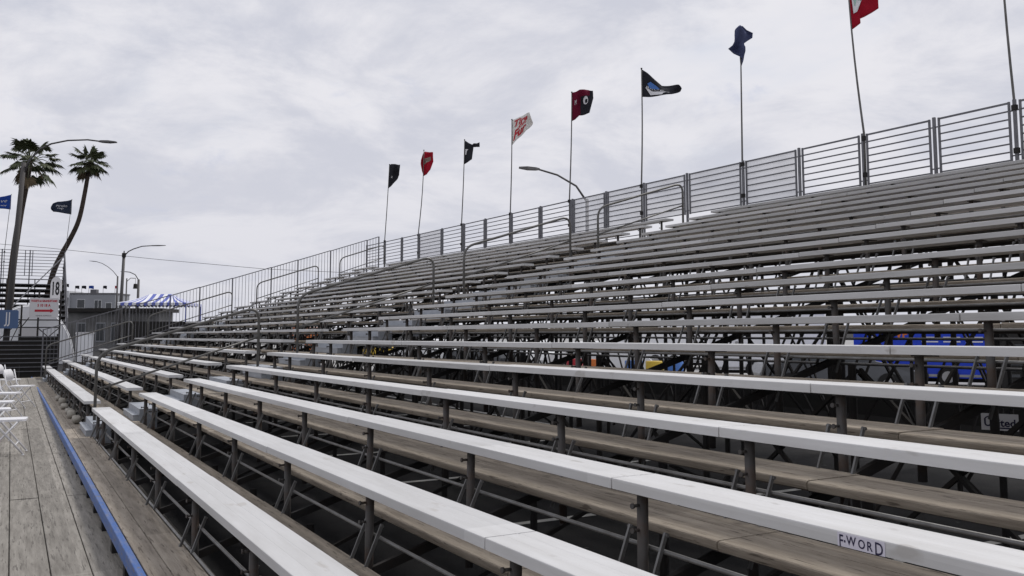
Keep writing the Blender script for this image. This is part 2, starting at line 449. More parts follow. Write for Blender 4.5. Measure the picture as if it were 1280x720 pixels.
for i, (n0, n1) in enumerate([(1.0, 5.3), (6.1, 10.75), (12.2, 16.0), (17.4, 20.4)]):
    handrail(33.25, n0, n1, ['lowest handrail of the far aisle, near the white dome tent', 'second handrail up the far aisle, crossing the striped canopy',
             'third handrail up the far aisle, in front of the picket fence', 'topmost handrail of the far aisle, at the fence corner'][i], 1.17)

# back fence of rail panels ------------------------------------------------
XF = 13.32
def ft(y): return 3.47 + G0 + .05 + (slope(21)) * (y-6.)
fposts = [-3.4, -.6, 1.0, 2.6, 4.45, 6.2, 7.85, 9.22, 10.65, 12.15, 13.68, 15.47, 17.06, 18.64, 20.23, 21.93, 23.69, 25.4, 26.99, 28.74, 30.82, 32.49, 34.35, 36.5]
FH = 1.32
o_f = empty('back_fence', (XF, YN, ft(YN) - FH))
for i, y in enumerate(fposts):
    m = MB(); z = ft(y)
    m.box(-.022, .022, y-YN-.021, y-YN+.021, z-FH-.75-o_f.location.z, z-o_f.location.z+.02)
    m.build('post', M['fpost'], o_f)
for a, b in zip(fposts[:-1], fposts[1:]):
    m = MB(); za, zb = ft(a) - o_f.location.z, ft(b) - o_f.location.z
    pa, pb = a-YN+.088, b-YN-.088
    for k in range(8):
        d = -.02 - k * .128
        m.bar((0,pa,za+d), (0,pb,zb+d), .020, .022 if k else .030)
    for p, z in ((pa, za), (pb, zb)): m.bar((0,p,z), (0,p,z-.935), .030, .030)
    for d in (-.15, -.85):
        m.bar((0,a-YN,za+d), (0,pa,za+d), .02); m.bar((0,pb,zb+d), (0,b-YN,zb+d), .02)
    m.build('rail_panel', M['fence'], o_f)
    if 11 < a < 20 or 27 < a < 29:
        m = MB(); pe = pb - (.32 if 11.5 < b < 13 else 0)
        vs = []; fs = []; K = 10
        for k in range(K+1):
            t = k/K; yy = pa + (pe-pa)*t; zz = za + (zb-za)*t
            vs += [(.020+.006*math.sin(9*t+a), yy, zz-.03), (.022+.008*math.sin(7*t+1+a), yy, zz-.92)]
        for k in range(K): fs.append((2*k, 2*k+1, 2*k+3, 2*k+2))
        m._add(vs, fs); m.build('mesh_sheet', M['sheet'], o_f)
tag(o_f, 'long grey steel fence of horizontal rails along the top of the grandstand', 'fence')

# picket side fence ---------------------------------------------------------
YS = 36.62
o_s = empty('picket_fence', (X1, YS, rz(1, YS) - DECK))
def sfz(x):                                       # height of its top rail
    n = (x - X1)/RUN + 1
    h = 1.74 - .012*n
    return rz(max(n, .5), YS) - DECK + h - o_s.location.z
xs = [X1 - .02, 2.15, 3.9, 5.35, 6.45, 7.7, 9.25, 10.35, 11.75, XF + .06, XF + .60]
for i, x in enumerate(xs):
    m = MB(); z = sfz(x)
    m.box(x-X1-.022, x-X1+.022, -.022, .022, z-1.9, z+.015); m.build('post', M['fence'], o_s)
for a, b in zip(xs[:-1], xs[1:]):
    m = MB(); za, zb = sfz(a), sfz(b)
    m.bar((a-X1+.022,0,za), (b-X1-.022,0,zb), .034)
    m.bar((a-X1+.022,0,za-1.32), (b-X1-.022,0,zb-1.32), .028)
    k = max(2, round((b-a)/.125))
    for j in range(1, k):
        t = j/k; x = a + (b-a)*t; z = za + (zb-za)*t
        m.bar((x-X1,0,z-.018), (x-X1,0,z-1.31), .014)
    m.build('picket_panel', M['fence'], o_s)
tag(o_s, 'sloping dark picket fence closing the far end of the grandstand', 'fence')

# steel understructure --------------------------------------------------------
proto = None
stations = POSTY[:-1] + [14.6] + mid_p + [34.3, 36.3]
for i, y in enumerate(stations):
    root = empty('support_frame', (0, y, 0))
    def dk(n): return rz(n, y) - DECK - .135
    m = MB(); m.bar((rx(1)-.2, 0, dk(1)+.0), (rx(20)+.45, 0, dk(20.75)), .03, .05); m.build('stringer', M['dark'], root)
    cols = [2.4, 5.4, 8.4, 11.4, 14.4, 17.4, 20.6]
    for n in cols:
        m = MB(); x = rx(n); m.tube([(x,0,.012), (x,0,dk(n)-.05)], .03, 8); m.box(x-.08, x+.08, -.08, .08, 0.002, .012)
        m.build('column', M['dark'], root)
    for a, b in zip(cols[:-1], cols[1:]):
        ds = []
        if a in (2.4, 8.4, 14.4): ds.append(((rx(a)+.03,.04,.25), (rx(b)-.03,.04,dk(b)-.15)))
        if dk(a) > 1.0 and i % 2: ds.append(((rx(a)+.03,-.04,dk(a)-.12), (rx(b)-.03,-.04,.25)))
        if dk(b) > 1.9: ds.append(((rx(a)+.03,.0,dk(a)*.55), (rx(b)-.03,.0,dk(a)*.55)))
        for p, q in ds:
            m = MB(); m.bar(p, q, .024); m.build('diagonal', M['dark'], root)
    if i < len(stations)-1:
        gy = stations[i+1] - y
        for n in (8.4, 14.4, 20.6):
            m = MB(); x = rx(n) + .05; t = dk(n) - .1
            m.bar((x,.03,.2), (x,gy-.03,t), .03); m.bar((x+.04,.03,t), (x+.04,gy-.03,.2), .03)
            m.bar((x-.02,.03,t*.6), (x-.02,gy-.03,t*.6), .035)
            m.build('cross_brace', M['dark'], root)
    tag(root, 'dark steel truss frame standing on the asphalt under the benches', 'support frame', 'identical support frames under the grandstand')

# ------------------------------------------------------------------ ground
def sheet(name, x0, x1, y0, y1, z, m_, lab):
    m = MB(); m._add([(x0,y0,z),(x1,y0,z),(x1,y1,z),(x0,y1,z)], [(0,1,2,3)])
    return tag(m.build(name, m_), lab, None, None, 'structure')
sheet('ground', -1500, 1500, -1500, 1500, 0, M['asphalt'], 'dark asphalt ground')
sheet('pavement', 14.6, 140, -60, 170, .004, M['lot'], 'pale concrete lot behind the grandstand')
m = MB()
for k in range(14):
    yy = -6 + 2.7*k
    m._add([(4.2,yy,.004),(9.2,yy,.004),(9.2,yy+.10,.004),(4.2,yy+.10,.004)], [(0,1,2,3)])
m._add([(9.3,-6,.004),(9.42,-6,.004),(9.42,30,.004),(9.3,30,.004)], [(0,1,2,3)])
tag(m.build('road_markings', M['paint']), 'white parking lines on the asphalt', None, None, 'structure')

# ------------------------------------------------------------------ flags on the back fence
RV = Vector((.8711, -.4911, 0)); NV = Vector((-.4911, -.8711, 0))     # along the wind, and the flags' broad side
def grid_surface(cols, seed, amp):
    """cols: (s, top, bottom) in metres -> point function over (u, v) in 0..1"""
    def fn(u, v):
        k = u * (len(cols)-1); i = min(int(k), len(cols)-2); t = k - i
        s = cols[i][0]*(1-t) + cols[i+1][0]*t
        a = cols[i][1]*(1-t) + cols[i+1][1]*t; b = cols[i][2]*(1-t) + cols[i+1][2]*t
        z = a*(1-v) + b*v
        w = amp * min(1, u*2.0) * (math.sin(5.2*u + 2.1*v + seed) + .5*math.sin(11*u - 4*v + 2*seed) + .16*math.sin(15*u + 6*v + seed*3) + .12*math.sin(5*u - 10*v + seed))
        return s, z, w
    return fn
def flag_pole(name, base, top, zfoot, label, sag=0.0, grp='flagpoles along the grandstand back fence'):
    o = empty(name, (base[0], base[1], zfoot))
    b = Vector((0,0,0)); t = Vector((top[0]-base[0], top[1]-base[1], top[2]-zfoot))
    lo = Vector((0, 0, base[2]-zfoot))
    pts = [b, lo] + [lo + (t-lo)*k/6 + Vector((0, -sag*math.sin(math.pi*k/6), 0)) for k in range(1, 7)]
    m = MB(); m.tube(pts, .021, 8, r2=.014); m.build('shaft', M['rail'], o, smooth=True)
    for zz in (-.08, -.75):
        m = MB(); c = Vector((0,0,base[2]-zfoot+zz)); m.tube([c-Vector((0,0,.04)), c+Vector((0,0,.04))], .05, 8); m.build('clamp', M['dark'], o)
    m = MB(); m.tube([t, t+Vector((0,0,.03))], .022, 8); m.build('cap', M['dark'], o)
    tag(o, label, 'flagpole', grp)
    return o
def flag(top, foot, cols, ppm, m1, label, seed, amp=.05, zone=None, grp='flags flying over the grandstand', R_=RV, N_=NV, horizontal=True):
    """cloth pinned along the pole line; cols in picture pixels at ppm pixels per metre"""
    T = Vector(top); lean = (Vector(foot) - T); L_ = abs(lean.z)
    C_ = [(s/ppm, a/ppm, b/ppm) for s, a, b in cols]
    fn = grid_surface(C_, seed, amp)
    def P(u, v, off=0.0):
        s, z, w = fn(u, v)
        if horizontal:
            ln = lean * (min(0, max(z, -L_)) / -L_)
            return R_*s + Vector((ln.x*(1-u), ln.y*(1-u), 0)) + Vector((0,0,z)) + N_*(w + off)
        return R_*s + Vector((0,0,z)) + N_*(w+off)
    NU, NV_ = 20, 12; m = MB(); vs = []; fs = []; mi = []
    for i in range(NU+1):
        for j in range(NV_+1): vs.append(P(i/NU, j/NV_, .0))
    for i in range(NU):
        for j in range(NV_):
            a = i*(NV_+1)+j
            fs.append((a, a+1, a+NV_+2, a+NV_+1)); mi.append(zone((i+.5)/NU, (j+.5)/NV_) if zone else 0)
    b = len(vs); m.v = [tuple(v) for v in vs]; m.f = fs; m.m = mi
    mats = m1 if isinstance(m1, list) else [m1]
    o = m.build('flag', mats, None, smooth=True, loc=T)
    md = o.modifiers.new('cloth_thickness', 'SOLIDIFY'); md.thickness = .006; md.offset = 0
    tag(o, label, 'flag', grp)
    o['_'] = 0; del o['_']
    return o, P
def emblem(o, P, mat_, pts_uv, name='emblem'):
    m = MB(); vs = [P(u, v, .018) for u, v in pts_uv]; m._add(vs, [tuple(range(len(vs)))]); return m.build(name, mat_, o)
def oval(cu, cv, ru, rv, k=20, a0=0, a1=2*math.pi): return [(cu+ru*math.cos(a0+(a1-a0)*i/k), cv+rv*math.sin(a0+(a1-a0)*i/k)) for i in range(k)]
def flag_text(o, P, txt, mat_, cu, cv, su, sv, sx=1.0, shear=0.0, bold=0.0, name='lettering'):
    vs, fs = text_geo(txt, 1.0, shear, bold)
    m = MB(); m._add([P(min(.98, max(.02, cu + x*su)), min(.97, max(.03, cv - y*sv)), .022) for x, y in vs], fs); return m.build(name, mat_, o)

flags = [
 ((13.32,33.94,8.67), (13.32,34.36,5.61), 30.6, [(0,0,-30),(3,1,-27),(7,1,-22),(11,.5,-17),(13,1,-14)], 'f_black', 'small dark grey flag, farthest along the back fence, beside the red one'),
 ((13.32,30.42,8.64), (13.32,30.87,5.54), 33.5, [(-3,-12,-17),(-1,-4,-26),(1,-1,-32),(5,-1,-31),(9,-2,-25),(12,-3,-14)], 'f_red', 'narrow curled red flag with a beige badge'),
 ((13.32,26.95,8.38), (13.32,27.15,5.55), 36.8, [(0,0,-31),(5,-3,-28),(10,-5,-25),(11.5,-5,-9),(15,-4.5,-8),(19,-3,-8.5)], 'f_black', 'black flag with a thin streaming tail, between the red and white flags'),
 ((13.32,23.63,8.39), (13.32,23.73,5.53), 40.6, [(0,0,-33),(6,2,-26),(12,4,-20),(18,8,-13),(22,10,-10),(26.5,-2,-5)], 'f_white', 'white flag covered in red script lettering'),
 ((13.32,20.23,8.45), (13.32,20.38,5.50), 45.7, [(0,0,-37),(5,1,-34),(10,4,-29),(16,5,-28),(22,5,-27),(27,3,-8)], 'f_crim', 'crimson and black flag with white marks above the street lamp'),
 ((13.32,17.09,8.30), (13.32,17.15,5.46), 51.6, [(0,0,-36),(8,-5,-36),(16,-12,-35.5),(27,-20,-35),(38,-21,-34),(46,-21.5,-31),(50,-25,-28)], 'f_black', 'black pennant shaped flag with a white and blue oval emblem'),
]
for i, (top, foot, ppm, cols, mk, lab) in enumerate(flags):
    deckz = ft(foot[1]) - FH
    flag_pole('flagpole', foot, top, deckz - .3, 'thin flagpole clamped to the back fence, carrying the ' + ['farthest small dark flag', 'curled red flag', 'black flag with the tail',
              'white script flag', 'crimson flag', 'black emblem flag'][i], .12 if i == 1 else .03)
    ms = [M[mk]]; zone = None
    if i == 4: ms = [M['f_crim'], M['f_black']]; zone = lambda u, v: 1 if (u > .44 and v > .22) or u > .86 else 0
    if i == 0: pass
    o, P = flag(top, foot, cols, ppm, ms, lab, i*1.7 + .4, .085, zone)
    if i == 0: flag_text(o, P, '4', M['inkw'], .30, .62, .22, .18)
    if i == 1: emblem(o, P, M['f_beige'], [(.38,.30),(.80,.26),(.82,.50),(.40,.54)], 'badge'); flag_text(o, P, 'M', M['inkw'], .58, .42, .2, .14)
    if i == 2: emblem(o, P, M['inkw'], [(.06,.36),(.20,.34),(.13,.44),(.10,.62),(.06,.6)])
    if i == 3:
        flag_text(o, P, 'Tire', M['inkr'], .40, .22, .36, .40, shear=.3, bold=.03)
        flag_text(o, P, 'on', M['inkr'], .44, .46, .30, .30, shear=.3, bold=.03)
        flag_text(o, P, 'Fur', M['inkr'], .34, .70, .36, .52, shear=.3, bold=.04)
    if i == 4:
        flag_text(o, P, 'M', M['inkw'], .20, .40, .14, .26); emblem(o, P, M['inkw'], oval(.66, .44, .10, .16)); emblem(o, P, M['f_black'], [(u, v) for u, v in oval(.68, .47, .05, .08)], 'emblem')
        for p in o.children:
            pass
    if i == 5:
        emblem(o, P, M['inkw'], [(.10,.62),(.30,.72),(.52,.70),(.62,.80),(.46,.94),(.24,.92)], 'emblem')
        emblem(o, P, M['lblue'], [(.16,.44),(.24,.30),(.36,.36),(.44,.50),(.40,.58),(.22,.60)], 'emblem')
        flag_text(o, P, 'RACE', M['inkw'], .32, .60, .16, .16, shear=.2)

# crumpled slate blue flag (described from top to bottom)
top, foot = (13.32,13.67,7.62), (13.32,13.70,5.43)
flag_pole('flagpole', foot, top, ft(13.7)-FH-.3, 'thin flagpole clamped to the back fence, carrying the crumpled blue flag', .0)
ppm = 58.0
rows_ = [(32,925,930.5),(36,921,936),(39,919.5,944),(45,918.8,943.5),(50,918.5,936),(54,918,931.5),(58,916,931),(61,911.5,931),(66,919,931),(70,926.3,930.8),(76,926.4,930),(83,926.4,927.6)]
m = MB(); vs = []; fs = []; K = 12
for r_, (v, l, rr) in enumerate(rows_):
    for k in range(K+1):
        t = k/K; s = (l + (rr-l)*t - 926.5)/ppm
        w = .10*math.sin(4*t + r_*.5) + .05*math.sin(8*t - r_*.8)
        vs.append(RV*s + Vector((0,0,(60-v)/ppm)) + NV*w*min(1, (rr-l)/14))
for r_ in range(len(rows_)-1):
    for k in range(K):
        a = r_*(K+1)+k; fs.append((a, a+K+1, a+K+2, a+1))
m._add(vs, fs); o = m.build('flag', M['f_blue'], None, smooth=True, loc=(13.32,13.68,7.87))
md = o.modifiers.new('cloth_thickness', 'SOLIDIFY'); md.thickness = .006; md.offset = 0
tag(o, 'crumpled slate blue flag wrapped around its pole', 'flag', 'flags flying over the grandstand')

# large red flag cut by the top of the frame
top, foot = (13.32,10.86,8.33), (13.32,10.62,5.40)
flag_pole('flagpole', foot, top, ft(10.6)-FH-.3, 'leaning flagpole clamped to the back fence, carrying the large bright red flag', -.03)
o, P = flag(top, (13.32,10.79,7.39), [(0,0,-61),(6,1,-57),(11.5,2,-53),(12.5,2,-46),(20,3,-43),(29,4,-38),(38,3,-32)], 65.7, [M['f_red']],
            'large bright red flag with a pale green and white emblem', 5.1, .05)
emblem(o, P, M['inkw'], [(.06,.10),(.66,.10),(.62,.42),(.46,.60),(.22,.70),(.08,.70)]); 
flag_text(o, P, 'We', M['inkg'], .34, .40, .34, .42, shear=.2, bold=.03)
top, foot = (13.32,7.94,8.9), (13.32,7.85,5.35)
flag_pole('flagpole', foot, top, ft(7.85)-FH-.3, 'leaning flagpole nearest the camera on the back fence, its flag out of view', -.03)
for o in bpy.data.objects:
    if o.get('category') == 'flagpole' and o['label'].startswith('leaning flagpole nearest'): o['label'] = 'leaning flagpole on the back fence showing no flag, beyond the bright red flag'

# ------------------------------------------------------------------ street lamps
def street_lamp(base, height, arm, r, label, matk='lamp', head_len=.7, lean=(0,0), cap=False):
    """arm: points of the bracket relative to the pole top; the last one carries the lamp head"""
    o = empty('street_lamp', base)
    tp = Vector((lean[0], lean[1], height))
    m = MB(); m.tube([(0,0,0), tp*.5, tp], r, 12, r2=r*.72); m.build('pole', M[matk], o, smooth=True)
    pts = [tp + Vector(a) for a in arm]
    m = MB(); m.tube(pts, max(.035, r*.32), 8, r2=max(.028, r*.25)); m.build('arm', M['lamp'], o, smooth=True)
    d = (pts[-1] - pts[-2]); d.z *= .3; d.normalize(); e = pts[-1]
    q = Vector((-d.y, d.x, 0)).normalized()
    m = MB(); vs = []
    for t, w, h in ((-.12, .05, .05), (0, .11, .08), (head_len*.5, .15, .09), (head_len, .10, .04)):
        c = e + d*t
        vs += [c - q*w - Vector((0,0,h*.5)), c + q*w - Vector((0,0,h*.5)), c + q*w*.7 + Vector((0,0,h*.5)), c - q*w*.7 + Vector((0,0,h*.5))]
    fs = []
    for k in range(3):
        for j in range(4): fs.append((k*4+j, k*4+(j+1)%4, k*4+4+(j+1)%4, k*4+4+j))
    fs += [(3,2,1,0), (12,13,14,15)]
    m._add(vs, fs); m.build('lamp_head', M['lamp'], o)
    m = MB(); m.box(-.28, .28, -.28, .28, 0.001, .05); m.build('base_plate', M['lamp'], o)
    if cap:
        m = MB(); m.box(tp.x-.16, tp.x+.16, tp.y-.16, tp.y+.16, tp.z-.28, tp.z+.1); m.tube([tp+Vector((0,0,.1)), tp+Vector((0,0,.3))], .05, 8)
        m.build('junction_box', M['dark'], o)
    tag(o, label, 'street lamp', 'street lamps')
    return o
street_lamp((-.22,41.45,0), 8.75, [(0,0,-.5),(.2,-.12,.1),(.55,-.32,.55),(.95,-.55,.78),(1.54,-.88,.92),(2.26,-1.28,.95),(2.75,-1.55,.88)], .125,
            'tall grey street lamp in front of the palms, holding the blue JJ sign', 'lampc', .62, (.37,-.2))
street_lamp((8.45,87.07,0), 8.75, [(0,0,-.2),(.35,-.2,.25),(.75,-.42,.48),(1.4,-.8,.72),(2.2,-1.2,.78)], .17, 'dark street lamp with a boxed pole top beside the striped canopy', 'lamp', 1.2, (.17,-.09), True)
street_lamp((11.78,125.38,0), 8.9, [(0,0,-.1),(-.55,.3,.65),(-1.13,.64,1.2),(-1.8,1.0,1.65),(-2.5,1.4,1.9)], .14, 'thin street lamp whose arm bends back over the grey building', 'lamp', .9)
street_lamp((13.8,120.8,0), 8.3, [(0,0,-.1),(-.4,.22,.6),(-1.0,.55,.92),(-1.5,.85,.98)], .2, 'thick short-armed street lamp rising behind the striped canopy', 'lamp', .6)
street_lamp((15.9,23.3,0), 6.05, [(0,0,-.1),(-.30,.17,.42),(-.82,.47,.78),(-1.30,.75,.95),(-1.42,.81,.98)], .075, 'street lamp rising behind the back fence under the crimson flag', 'lamp', .55)

# hanging signal on a bracket beside the second lamp
o = empty('traffic_signal', (9.0,87.6,0))
m = MB(); m.tube([(0,0,0),(0,0,6.6)], .06, 8); m.build('pole', M['lamp'], o, smooth=True)
m = MB(); m.tube([(0,0,6.3),(.3,-.17,6.62),(.7,-.4,6.6)], .03, 6); m.build('arm', M['lamp'], o, smooth=True)
m = MB(); m.tube([(.7,-.4,6.6),(.7,-.4,6.1)], .015, 6); m.tube([(.7,-.4,6.1),(.7,-.4,6.0),(.7,-.4,5.75),(.7,-.4,5.65)], .14, 10, r2=.2); m.build('lantern', M['dark'], o)
tag(o, 'small dark lantern hanging from a bracket by the boxed street lamp', 'lantern')

# overhead wire
m = MB(); m.tube([(-6,108,11.2),(2.9,101.7,10.25),(12.9,96.0,9.05),(22.2,90.8,8.1),(40,81,7.2)], .022, 5)
tag(m.build('overhead_wire', M['dark']), 'thin overhead wire crossing the sky behind the lamps', 'wire')

# ------------------------------------------------------------------ palms
def palm(trunk, r0, r1, crown_c, fr, label, seed, flat=1.0):
    rnd = random.Random(seed)
    o = empty('palm_tree', trunk[0]); b = Vector(trunk[0])
    pts = [Vector(p) - b for p in trunk]
    dense = []
    for i in range(len(pts)-1):
        p0, p1, p2, p3 = pts[max(i-1,0)], pts[i], pts[i+1], pts[min(i+2, len(pts)-1)]
        for k in range(5):
            t = k/5
            dense.append(.5*((2*p1) + (p2-p0)*t + (2*p0-5*p1+4*p2-p3)*t*t + (3*p1-p0-3*p2+p3)*t*t*t))
    dense.append(pts[-1])
    m = MB(); m.tube(dense, r0, 10, r2=r1); m.build('trunk', M['trunk'], o, smooth=True)
    c = pts[-1]
    m = MB()
    for (az, el, ln, rad, dead) in fr:
        d = Vector((math.cos(az)*math.cos(el), math.sin(az)*math.cos(el), math.sin(el)))
        droop = -.12*ln
        e = c + d*ln + Vector((0,0,droop))
        mid = c + d*ln*.55 + Vector((0,0,.06*ln))
        m.tube([c, mid, e], .035, 5, r2=.018, mi=0)
        ax = (e - mid).normalized()
        side = ax.cross(Vector((0,0,1))); side = side.normalized() if side.length > .1 else Vector((1,0,0))
        nr = side.cross(ax).normalized()
        K = 30
        for k in range(K):
            t = -2.25 + 4.5*k/(K-1)
            L_ = rad * (1.0 - .25*abs(t)/2.25) * rnd.uniform(.75, 1.1)
            v = (ax*math.cos(t) + side*math.sin(t)).normalized()
            w = v.cross(nr).normalized() * (rad*.085)
            fold = nr * (.10*rad*math.cos(2.2*t)) 
            tip = e + v*L_ + fold + Vector((0,0,-.28*L_*rnd.uniform(.5,1.2)))
            mid2 = e + v*L_*.6 + fold*.6
            b0 = len(m.v)
            m.v += [tuple(e), tuple(mid2 + w), tuple(tip), tuple(mid2 - w)]
            m.f.append((b0, b0+1, b0+2, b0+3)); m.m.append(1 if dead else 0)
    m.build('crown', [M['leaf'], M['deadleaf']], o)
    tag(o, label, 'palm tree', 'palm trees')
rnd = random.Random(3)
def fronds(n, lo=-.9, hi=1.2, l0=.7, l1=1.3, rad=.62):
    out = []
    for i in range(n):
        az = 2.399*i + rnd.uniform(-.3, .3)
        el = lo + (hi-lo)*(i+.5)/n + rnd.uniform(-.2, .2)
        out.append((az, el, rnd.uniform(l0, l1), rad*rnd.uniform(.8, 1.15), el < -.75))
    return out
palm([(-.2,63.2,0), (-.16,63.22,3.45), (-.11,63.2,5.44), (.02,63.13,7.44), (.2,63.06,9.36), (.42,62.9,11.08), (.55,62.85,12.5)], .24, .17, None, fronds(29, -.85, 1.25, .75, 1.65, .76),
     'palm with a wide ragged crown, its trunk behind the tall grey street lamp', 11)
palm([(1.2,75.1,0), (1.94,74.67,2.88), (2.53,74.34,6.04), (3.0,74.08,7.42), (3.52,73.81,8.6), (4.06,73.49,10.1), (4.38,73.3,12.2), (4.62,73.17,14.5)], .22, .14, None, fronds(27, -1.0, 1.25, .55, 1.15, .74),
     'slender curved palm leaning out from behind the far bleacher', 12)

# ------------------------------------------------------------------ far bleacher with its fence
o = empty('far_bleacher', (-8, 60, 0))
BX0, BX1 = -9.0, 3.0
for k in range(11):
    yy = 61.2 + .62*k - 60; zz = 1.25 + .36*k
    m = MB(); m.box(BX0+8, BX1+8, yy, yy+.25, zz+.40, zz+.45); m.build('seat_plank', M['fpost'], o)
    m = MB(); m.box(BX0+8, BX1+8, yy-.33, yy-.02, zz, zz+.05); m.box(BX0+8, BX1+8, yy-.06, yy-.03, zz-.13, zz-.002); m.build('footboard', M['dark'], o)
for x in [BX0+.3 + 1.66*i for i in range(8)]:
    m = MB(); m.bar((x+8, .9, 1.05), (x+8, 8.2, 5.25), .06, .12); m.build('stringer', M['dark'], o)
    for k in range(4):
        yy = 1.2 + 2.2*k; m = MB(); m.bar((x+8, yy, 0), (x+8, yy, 1.1 + .58*(yy-.9)), .06); m.build('column', M['dark'], o)
m = MB()
for k in range(9):
    zz = 5.55 + .215*k; m.bar((BX0+8, 8.25, zz), (BX1+8, 8.25, zz), .035)
for x in (BX0, -6.6, -4.2, -2.2, -.75, .9, BX1): m.bar((x+8, 8.25, 3.2), (x+8, 8.25, 7.3), .07)
for x in (.62, 1.06): m.bar((x+8, 8.27, 5.55), (x+8, 8.27, 7.27), .05)
m.build('back_fence', M['fence'], o)
m = MB()
m.bar((BX1+8, .9, 2.6), (BX1+8, 8.2, 7.2), .05); m.bar((BX1+8, .9, 1.5), (BX1+8, 8.2, 5.8), .05)
for k in range(30):
    yy = .9 + 7.3*k/29; m.bar((BX1+8, yy, 1.5 + 4.3*k/29), (BX1+8, yy, 2.6 + 4.6*k/29), .018)
for k in range(3): m.bar((BX1+8, 2.2+2.4*k, 0), (BX1+8, 2.2+2.4*k, 2.6 + 4.6*(1.3+2.4*k)/7.3), .07)
m.build('side_rail', M['fence'], o)
m = MB()
for i in range(7):
    x = BX0 + .3 + 1.66*i + 8
    m.bar((x, 1.0, .1), (x+1.66, 1.0, 1.3), .05); m.bar((x, 1.0, 1.3), (x+1.66, 1.0, .1), .05)
    m.bar((x, 7.9, .2), (x+1.66, 7.9, 2.4), .05); m.bar((x, 7.9, 2.4), (x+1.66, 7.9, .2), .05)
m.build('cross_brace', M['dark'], o)
# sloping handrail seen on the front
m = MB(); m.bar((7.9, 2.0, 3.2), (11.0, 8.1, 7.0), .05); m.build('handrail', M['fence'], o)
tag(o, 'distant dark grandstand seen between the street lamp and the leaning palm', 'grandstand')

# ------------------------------------------------------------------ barrier, scaffold and signs at the far left
o = empty('rail_barrier', (-5, 38.6, 0))
for k, h in enumerate((1.62, 1.2, 1.62, 1.45, 1.60)):
    m = MB(); m.box(.14+1.30*k, 1.38+1.30*k, .06, .10, .05, h); m.build('screen', M['black'] if k % 3 else M['dark'], o)
for k in range(9):
    m = MB(); z = .30 + .165*k; m.bar((0,0,z), (6.6,0,z), .035, .03); m.build('rail', M['fpost'], o)
for k in range(6):
    m = MB(); m.box(.05+1.30*k, .13+1.30*k, .02, .06, 0, 1.72); m.build('post', M['dark'], o)
tag(o, 'dark barrier of stacked grey rails closing the end of the wooden floor', 'barrier')

o = empty('sign_scaffold', (0, 54.5, 0))
for x in (-.9, .45, 1.25, 2.3):
    m = MB(); m.tube([(x,0,0),(x,0,4.0 if x > 1 else 3.2)], .045, 8); m.build('upright', M['dark'], o)
for z in (2.42, 2.02):
    m = MB(); m.bar((-.95,0.05,z), (2.35,.05,z), .06); m.build('ledger', M['dark'], o)
for a, b in (((-.9,1.0),(.45,2.4)), ((.45,2.4),(-.1,1.0)), ((.45,2.0),(1.25,3.2)), ((1.25,2.0),(2.3,1.0)), ((-.9,3.1),(.45,2.4)), ((2.3,2.0),(1.25,1.0))):
    m = MB(); m.bar((a[0],.08,a[1]), (b[0],.08,b[1]), .045); m.build('diagonal', M['dark'], o)
tag(o, 'dark pipe scaffold carrying the red lettered direction sign', 'scaffold')

o = empty('direction_sign', (1.5, 54.35, 2.55)); o.rotation_euler = (0, 0, -.28)
m = MB(); m.box(-.72, .72, 0, .03, 0, 1.06); m.build('board', M['signw'], o)
lettering('TICKETS & GRANDSTAND', .155, M['inkr'], o, (0,-.004,.90), (1,0,0), (0,0,1), sx=.72, bold=.008)
lettering('5 10 18 A', .20, M['inkr'], o, (0,-.004,.66), (1,0,0), (0,0,1), sx=.8, bold=.008)
m = MB(); m._add([(-.50,-.005,.40),(-.38,-.005,.40),(-.38,-.005,.445),(-.5,-.005,.39)], [(0,1,2,3)])
m = MB(); m._add([(-.45,-.005,.31),(.32,-.005,.31),(.32,-.005,.25),(.50,-.005,.37),(.32,-.005,.49),(.32,-.005,.43),(-.45,-.005,.43)], [(0,1,2,3,4,5,6)])
m.build('arrow', M['inkr'], o)
lettering('GENERAL ADMISSION', .10, M['inkb'], o, (0,-.004,.10), (1,0,0), (0,0,1), sx=.8)
tag(o, 'white board sign with red lettering and a red arrow on the scaffold', 'sign')

o = empty('number_sign', (2.36, 62.9, 3.8)); o.rotation_euler = (0, 0, -.35)
prof = [(-.33,0), (.33,0), (.33,.95)] + [(.33*math.cos(a), .95 + .5*math.sin(a)) for a in [math.pi*k/10 for k in range(1,10)]] + [(-.33,.95)]
m = MB(); n_ = len(prof)
m._add([(x,0,z) for x, z in prof] + [(x,.04,z) for x, z in prof], [tuple(range(n_)), tuple(range(n_, 2*n_))[::-1]] + [(i, n_+i, n_+(i+1)%n_, (i+1)%n_) for i in range(n_)])
m.build('board', M['signw'], o)
lettering('18', 1.15, M['inkb'], o, (0,-.005,.70), (1,0,0), (0,0,1), sx=.44, bold=.03)
m = MB(); m.bar((0,.08,-3.8), (0,.08,1.0), .07); m.build('post', M['dark'], o)
tag(o, 'tall round topped white sign with a black number 18', 'sign')

o = empty('section_sign', (-.28, 41.02, 1.93)); o.rotation_euler = (0, 0, -.51)
m = MB()
r_ = .08; w_, h_ = .58, .74; pr = []
for cx, cz, a0 in ((w_-r_, r_, -90), (w_-r_, h_-r_, 0), (-w_+r_, h_-r_, 90), (-w_+r_, r_, 180)):
    for k in range(4): a = R(a0 + 30*k); pr.append((cx + r_*math.cos(a), cz + r_*math.sin(a)))
n_ = len(pr)
m._add([(x,0,z) for x, z in pr] + [(x,.03,z) for x, z in pr], [tuple(range(n_)), tuple(range(n_, 2*n_))[::-1]] + [(i, n_+i, n_+(i+1)%n_, (i+1)%n_) for i in range(n_)])
m.build('board', M['signb'], o)
lettering('JJ', .62, M['inkw'], o, (.14,-.004,.37), (1,0,0), (0,0,1), sx=.75)
tag(o, 'rounded blue sign with white letters JJ on the tall lamp post', 'sign')

